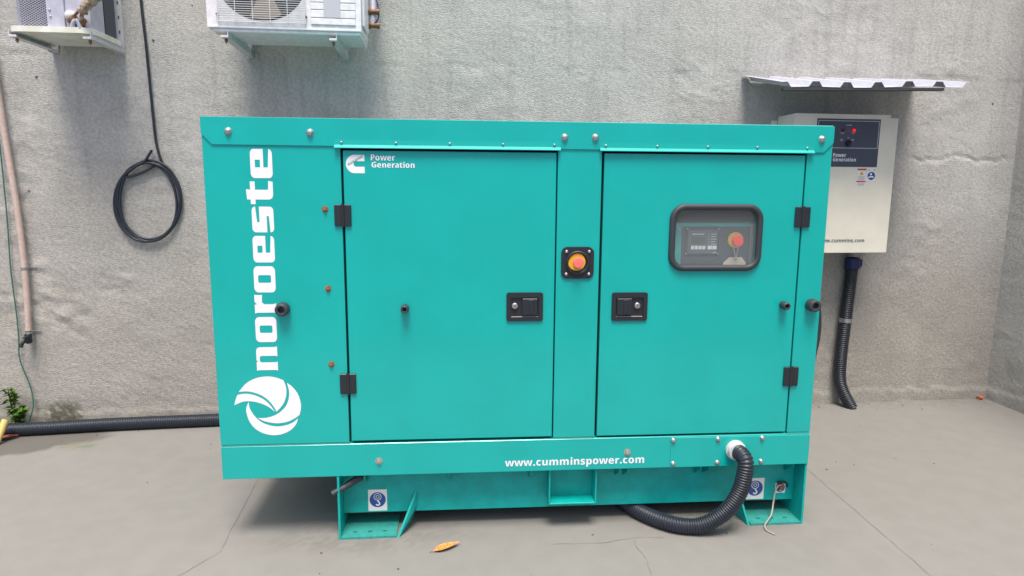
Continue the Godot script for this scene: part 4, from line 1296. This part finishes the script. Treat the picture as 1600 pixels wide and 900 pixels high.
# ---------------------------------------------------------------- cables and pipes on the wall
func build_wall_lines() -> void:
	var c := thing("cable_loop", "thin black cable hanging down the wall and coiled in a loop left of the generator", "cable", Vector3(-0.72, 1.0, 0.0), true)
	var s := st()
	var pts := [Vector3(-0.722, 2.9, 0.012), Vector3(-0.719, 2.204, 0.012), Vector3(-0.711, 2.022, 0.014), Vector3(-0.706, 1.836, 0.014), Vector3(-0.701, 1.646, 0.014), Vector3(-0.694, 1.502, 0.014), Vector3(-0.668, 1.40, 0.016)]
	# three turns of the coil, slightly apart
	for k in 56:
		var turn := k / 14.0
		var a := 0.85 - TAU * k / 14.0
		var w := 0.0085 * sin(turn * 2.1 + 0.6) + 0.006 * sin(a * 2.0 + turn * 1.9)
		var rx := 0.151 + w
		var ry := 0.203 + w * 0.9
		pts.append(Vector3(-0.752 + 0.005 * sin(turn * 3.0) + rx * cos(a) + 0.012 * sin(a), 1.207 + 0.004 * cos(turn * 4.0) + ry * sin(a), 0.016 + 0.006 * fmod(turn * 1.7, 1.6)))
	pts.append(Vector3(-0.86, 1.33, 0.026)); pts.append(Vector3(-0.80, 1.385, 0.03)); pts.append(Vector3(-0.757, 1.410, 0.028)); pts.append(Vector3(-0.735, 1.44, 0.026)); pts.append(Vector3(-0.716, 1.472, 0.022))
	tube(s, smooth_path(pts, 0.012), func(_t): return 0.0066, 9)
	part(s, "cable", M.hose, c)

	var p := thing("drain_pipe", "pinkish white plastic pipe running down the left edge of the wall to a black tap", "pipe", Vector3(-1.39, 0.47, 0.03), true)
	s = st()
	tube(s, smooth_path([Vector3(-1.47, 2.6, 0.03), Vector3(-1.435, 2.05, 0.03), Vector3(-1.418, 1.727, 0.03), Vector3(-1.405, 1.477, 0.03), Vector3(-1.388, 1.189, 0.03), Vector3(-1.382, 0.926, 0.03), Vector3(-1.386, 0.691, 0.03), Vector3(-1.394, 0.535, 0.03)], 0.03), func(_t): return 0.0145, 14)
	part(s, "pipe", M.pvc, p)
	for y in [0.863, 0.525]:
		s = st()
		var cu := -1.383 if y > 0.6 else -1.394
		lathe(s, [Vector2(0.0148, -0.006), Vector2(0.0165, -0.006), Vector2(0.0165, 0.006), Vector2(0.0148, 0.006)], Transform3D(Basis.IDENTITY, Vector3(cu, y, 0.03)), 16)
		boxmm(s, Vector3(cu - 0.032, y - 0.005, 0.003), Vector3(cu + 0.045, y + 0.005, 0.006), 0.001)
		boxmm(s, Vector3(cu + 0.014, y - 0.005, 0.006), Vector3(cu + 0.017, y + 0.005, 0.032))
		part(s, "pipe_clip", M.steel, p)
	s = st()
	lathe(s, [Vector2(0.013, 0.045), Vector2(0.016, 0.04), Vector2(0.018, 0.0), Vector2(0.012, -0.008), Vector2(0.0, -0.008)], Transform3D(Basis.IDENTITY, Vector3(-1.397, 0.475, 0.035)), 14)
	tube(s, smooth_path([Vector3(-1.400, 0.49, 0.04), Vector3(-1.415, 0.475, 0.055), Vector3(-1.423, 0.452, 0.062)], 0.006), func(_t): return 0.0095, 9)
	box(s, Vector3(-1.395, 0.505, 0.058), Vector3(0.030, 0.009, 0.012), 0.002, Basis(Vector3.BACK, 0.3))
	part(s, "tap", M.black, p)

	var w := thing("green_wire", "thin green wire hanging loosely down the far left of the wall behind the weed", "wire", Vector3(-1.45, 0.0, 0.02), true)
	s = st()
	tube(s, smooth_path([Vector3(-1.50, 2.4, 0.012), Vector3(-1.447, 1.6, 0.015), Vector3(-1.446, 1.461, 0.015), Vector3(-1.449, 1.123, 0.015), Vector3(-1.458, 0.86, 0.015), Vector3(-1.452, 0.62, 0.018), Vector3(-1.452, 0.50, 0.02), Vector3(-1.459, 0.383, 0.02), Vector3(-1.440, 0.30, 0.02), Vector3(-1.418, 0.21, 0.02), Vector3(-1.412, 0.12, 0.03), Vector3(-1.43, 0.03, 0.06)], 0.015), func(_t): return 0.0032, 7)
	part(s, "strand", M.green_wire, w)

	var y := thing("yellow_pipe", "cut end of a yellow plastic pipe leaning at the left edge over the corrugated pipe", "pipe", Vector3(-1.6, 0.0, -1.05))
	s = st()
	var a0 := Vector3(-1.457, 0.013, -1.030)
	var a1 := Vector3(-1.439, 0.111, -1.090)
	lathe(s, [Vector2(0.0165, 0.0), Vector2(0.0165, a0.distance_to(a1)), Vector2(0.0135, a0.distance_to(a1)), Vector2(0.0135, 0.0)], along(a0, a1 - a0), 18)
	part(s, "pipe", M.yellow_pvc, y)

# ---------------------------------------------------------------- weed and fallen leaves
func leaf_shape(s: SurfaceTool, l: float, w: float, fold: float, curl: float, xf: Transform3D) -> void:
	s.set_smooth_group(1)
	var n := 6
	var rows := []
	for i in n + 1:
		var t := float(i) / n
		var hw := w * sin(PI * pow(t, 0.75)) * 0.5 + 0.0004
		var y := curl * t * t * l
		rows.append([Vector3(t * l, y + fold * hw, -hw), Vector3(t * l, y, 0), Vector3(t * l, y + fold * hw, hw)])
	for i in n:
		for k in 2:
			face(s, [xf * rows[i][k], xf * rows[i][k + 1], xf * rows[i + 1][k + 1], xf * rows[i + 1][k]], xf.basis.y)
	s.set_smooth_group(-1)

func build_plants() -> void:
	var p := thing("weed_plant", "small bright green weed growing from the foot of the wall at far left", "plant", Vector3(-1.5, 0.0, 0.03), true)
	var stems := [[Vector3(-1.49, 0.0, 0.05), Vector3(-1.487, 0.07, 0.06), Vector3(-1.482, 0.14, 0.065), Vector3(-1.485, 0.235, 0.07)], [Vector3(-1.495, 0.0, 0.05), Vector3(-1.50, 0.08, 0.05), Vector3(-1.505, 0.17, 0.06), Vector3(-1.508, 0.235, 0.06)], [Vector3(-1.48, 0.0, 0.05), Vector3(-1.465, 0.06, 0.06), Vector3(-1.452, 0.11, 0.075), Vector3(-1.448, 0.145, 0.08)]]
	for q in stems:
		var s := st()
		tube(s, smooth_path(q, 0.015), func(t): return 0.0055 - t * 0.013, 7)
		part(s, "stem", M.stem, p)
	for k in 84:
		var q: Array = stems[[0, 1, 1, 2, 2][k % 5]]
		var path := smooth_path(q, 0.01)
		var at: Vector3 = path[int((0.25 + 0.75 * rng.randf()) * (path.size() - 1))]
		var s := st()
		var l := rng.randf_range(0.024, 0.046)
		leaf_shape(s, l, l * rng.randf_range(0.6, 0.85), rng.randf_range(0.1, 0.5), rng.randf_range(-0.5, 0.2), Transform3D(Basis(Vector3.UP, rng.randf_range(-PI, 0.9)) * Basis(Vector3.BACK, rng.randf_range(-0.2, 0.7)) * Basis(Vector3.RIGHT, rng.randf_range(-0.5, 0.9)), at))
		part(s, "leaf", M.leaf, p)
	var specs := [
		["dry_leaf", "curled orange dry leaf lying on the concrete in front of the generator", Vector3(0.758, 0.006, 0.112), 0.105, 0.036, 0.42, 0.35, 0.10, M.dry_leaf],
		["red_leaf", "reddish brown fallen leaf beneath the corrugated pipe at the left edge", Vector3(-1.50, 0.006, -1.085), 0.105, 0.045, 0.35, 0.5, 0.12, M.red_leaf],
	]
	for q in specs:
		var o := thing(q[0], q[1], "leaf", q[2])
		var s := st()
		leaf_shape(s, q[3], q[4], q[6], q[7], Transform3D(Basis(Vector3.UP, q[5]), q[2]))
		part(s, "blade", q[8], o)
		s = st()
		bar(s, q[2], q[2] - Basis(Vector3.UP, q[5]) * Vector3(0.014, 0.002, 0.002), 0.0009, 6)
		part(s, "stalk", M.stem, o)
	for q in [[Vector3(4.09, 0.004, -1.42), 0.4, 0.05], [Vector3(4.118, 0.004, -1.425), 2.4, 0.045], [Vector3(4.105, 0.012, -1.432), 1.3, 0.05]]:
		var o := thing("leaf_scrap", ["orange leaf scrap nearest the photo's centre in the far right corner heap", "orange leaf scrap nearest the side wall in the far right corner heap", "topmost orange leaf scrap of the heap in the far right corner"][names.get(str(get_instance_id()) + "/leaf_scrap", -1) + 1], "leaf", q[0], false, "leaf scraps in the corner of the walls")
		var s := st()
		leaf_shape(s, q[2], 0.026, 0.7, 0.3, Transform3D(Basis(Vector3.UP, q[1]), q[0]))
		part(s, "blade", mat(Color(0.76, 0.38, 0.22), 0.7), o)

# ----------------------------------------------------------------
func _ready() -> void:
	rng.seed = 7
	# camera
	var cam := Camera3D.new()
	cam.name = "camera"
	cam.fov = rad_to_deg(2.0 * atan(450.0 / 1050.0))
	cam.position = Vector3(0.85037, 1.31868, 2.37082)
	cam.rotation_degrees = Vector3(-8.8986, -4.6777, 0.4330)
	cam.near = 0.05
	cam.far = 400.0
	add_child(cam)
	cam.current = true
	# bright overcast sky
	var sky := ProceduralSkyMaterial.new()
	sky.sky_top_color = Color(1.0, 0.985, 0.965)
	sky.sky_horizon_color = Color(0.32, 0.42, 0.64)
	sky.sky_curve = 0.6
	sky.ground_bottom_color = Color(0.2, 0.2, 0.2)
	sky.ground_horizon_color = Color(0.3, 0.32, 0.35)
	sky.sky_energy_multiplier = 0.8
	sky.use_debanding = false
	var env := Environment.new()
	env.background_mode = Environment.BG_SKY
	env.sky = Sky.new()
	env.sky.sky_material = sky
	env.tonemap_mode = Environment.TONE_MAPPER_LINEAR
	env.tonemap_exposure = 3.25
	env.sdfgi_enabled = true
	env.ssao_enabled = true
	env.ssil_enabled = true
	var we := WorldEnvironment.new()
	we.name = "world"
	we.environment = env
	add_child(we)
	var sun := DirectionalLight3D.new()
	sun.name = "sun"
	sun.light_color = Color(1.0, 0.97, 0.93)
	sun.light_energy = 0.5
	sun.light_angular_distance = 22.0
	sun.shadow_enabled = true
	sun.basis = Basis.looking_at(Vector3(0.03, -1.0, -0.40))
	add_child(sun)

	make_materials()
	build_setting()
	build_generator()
	build_hoses()
	build_control_box()
	build_aircon()
	build_wall_lines()
	build_plants()
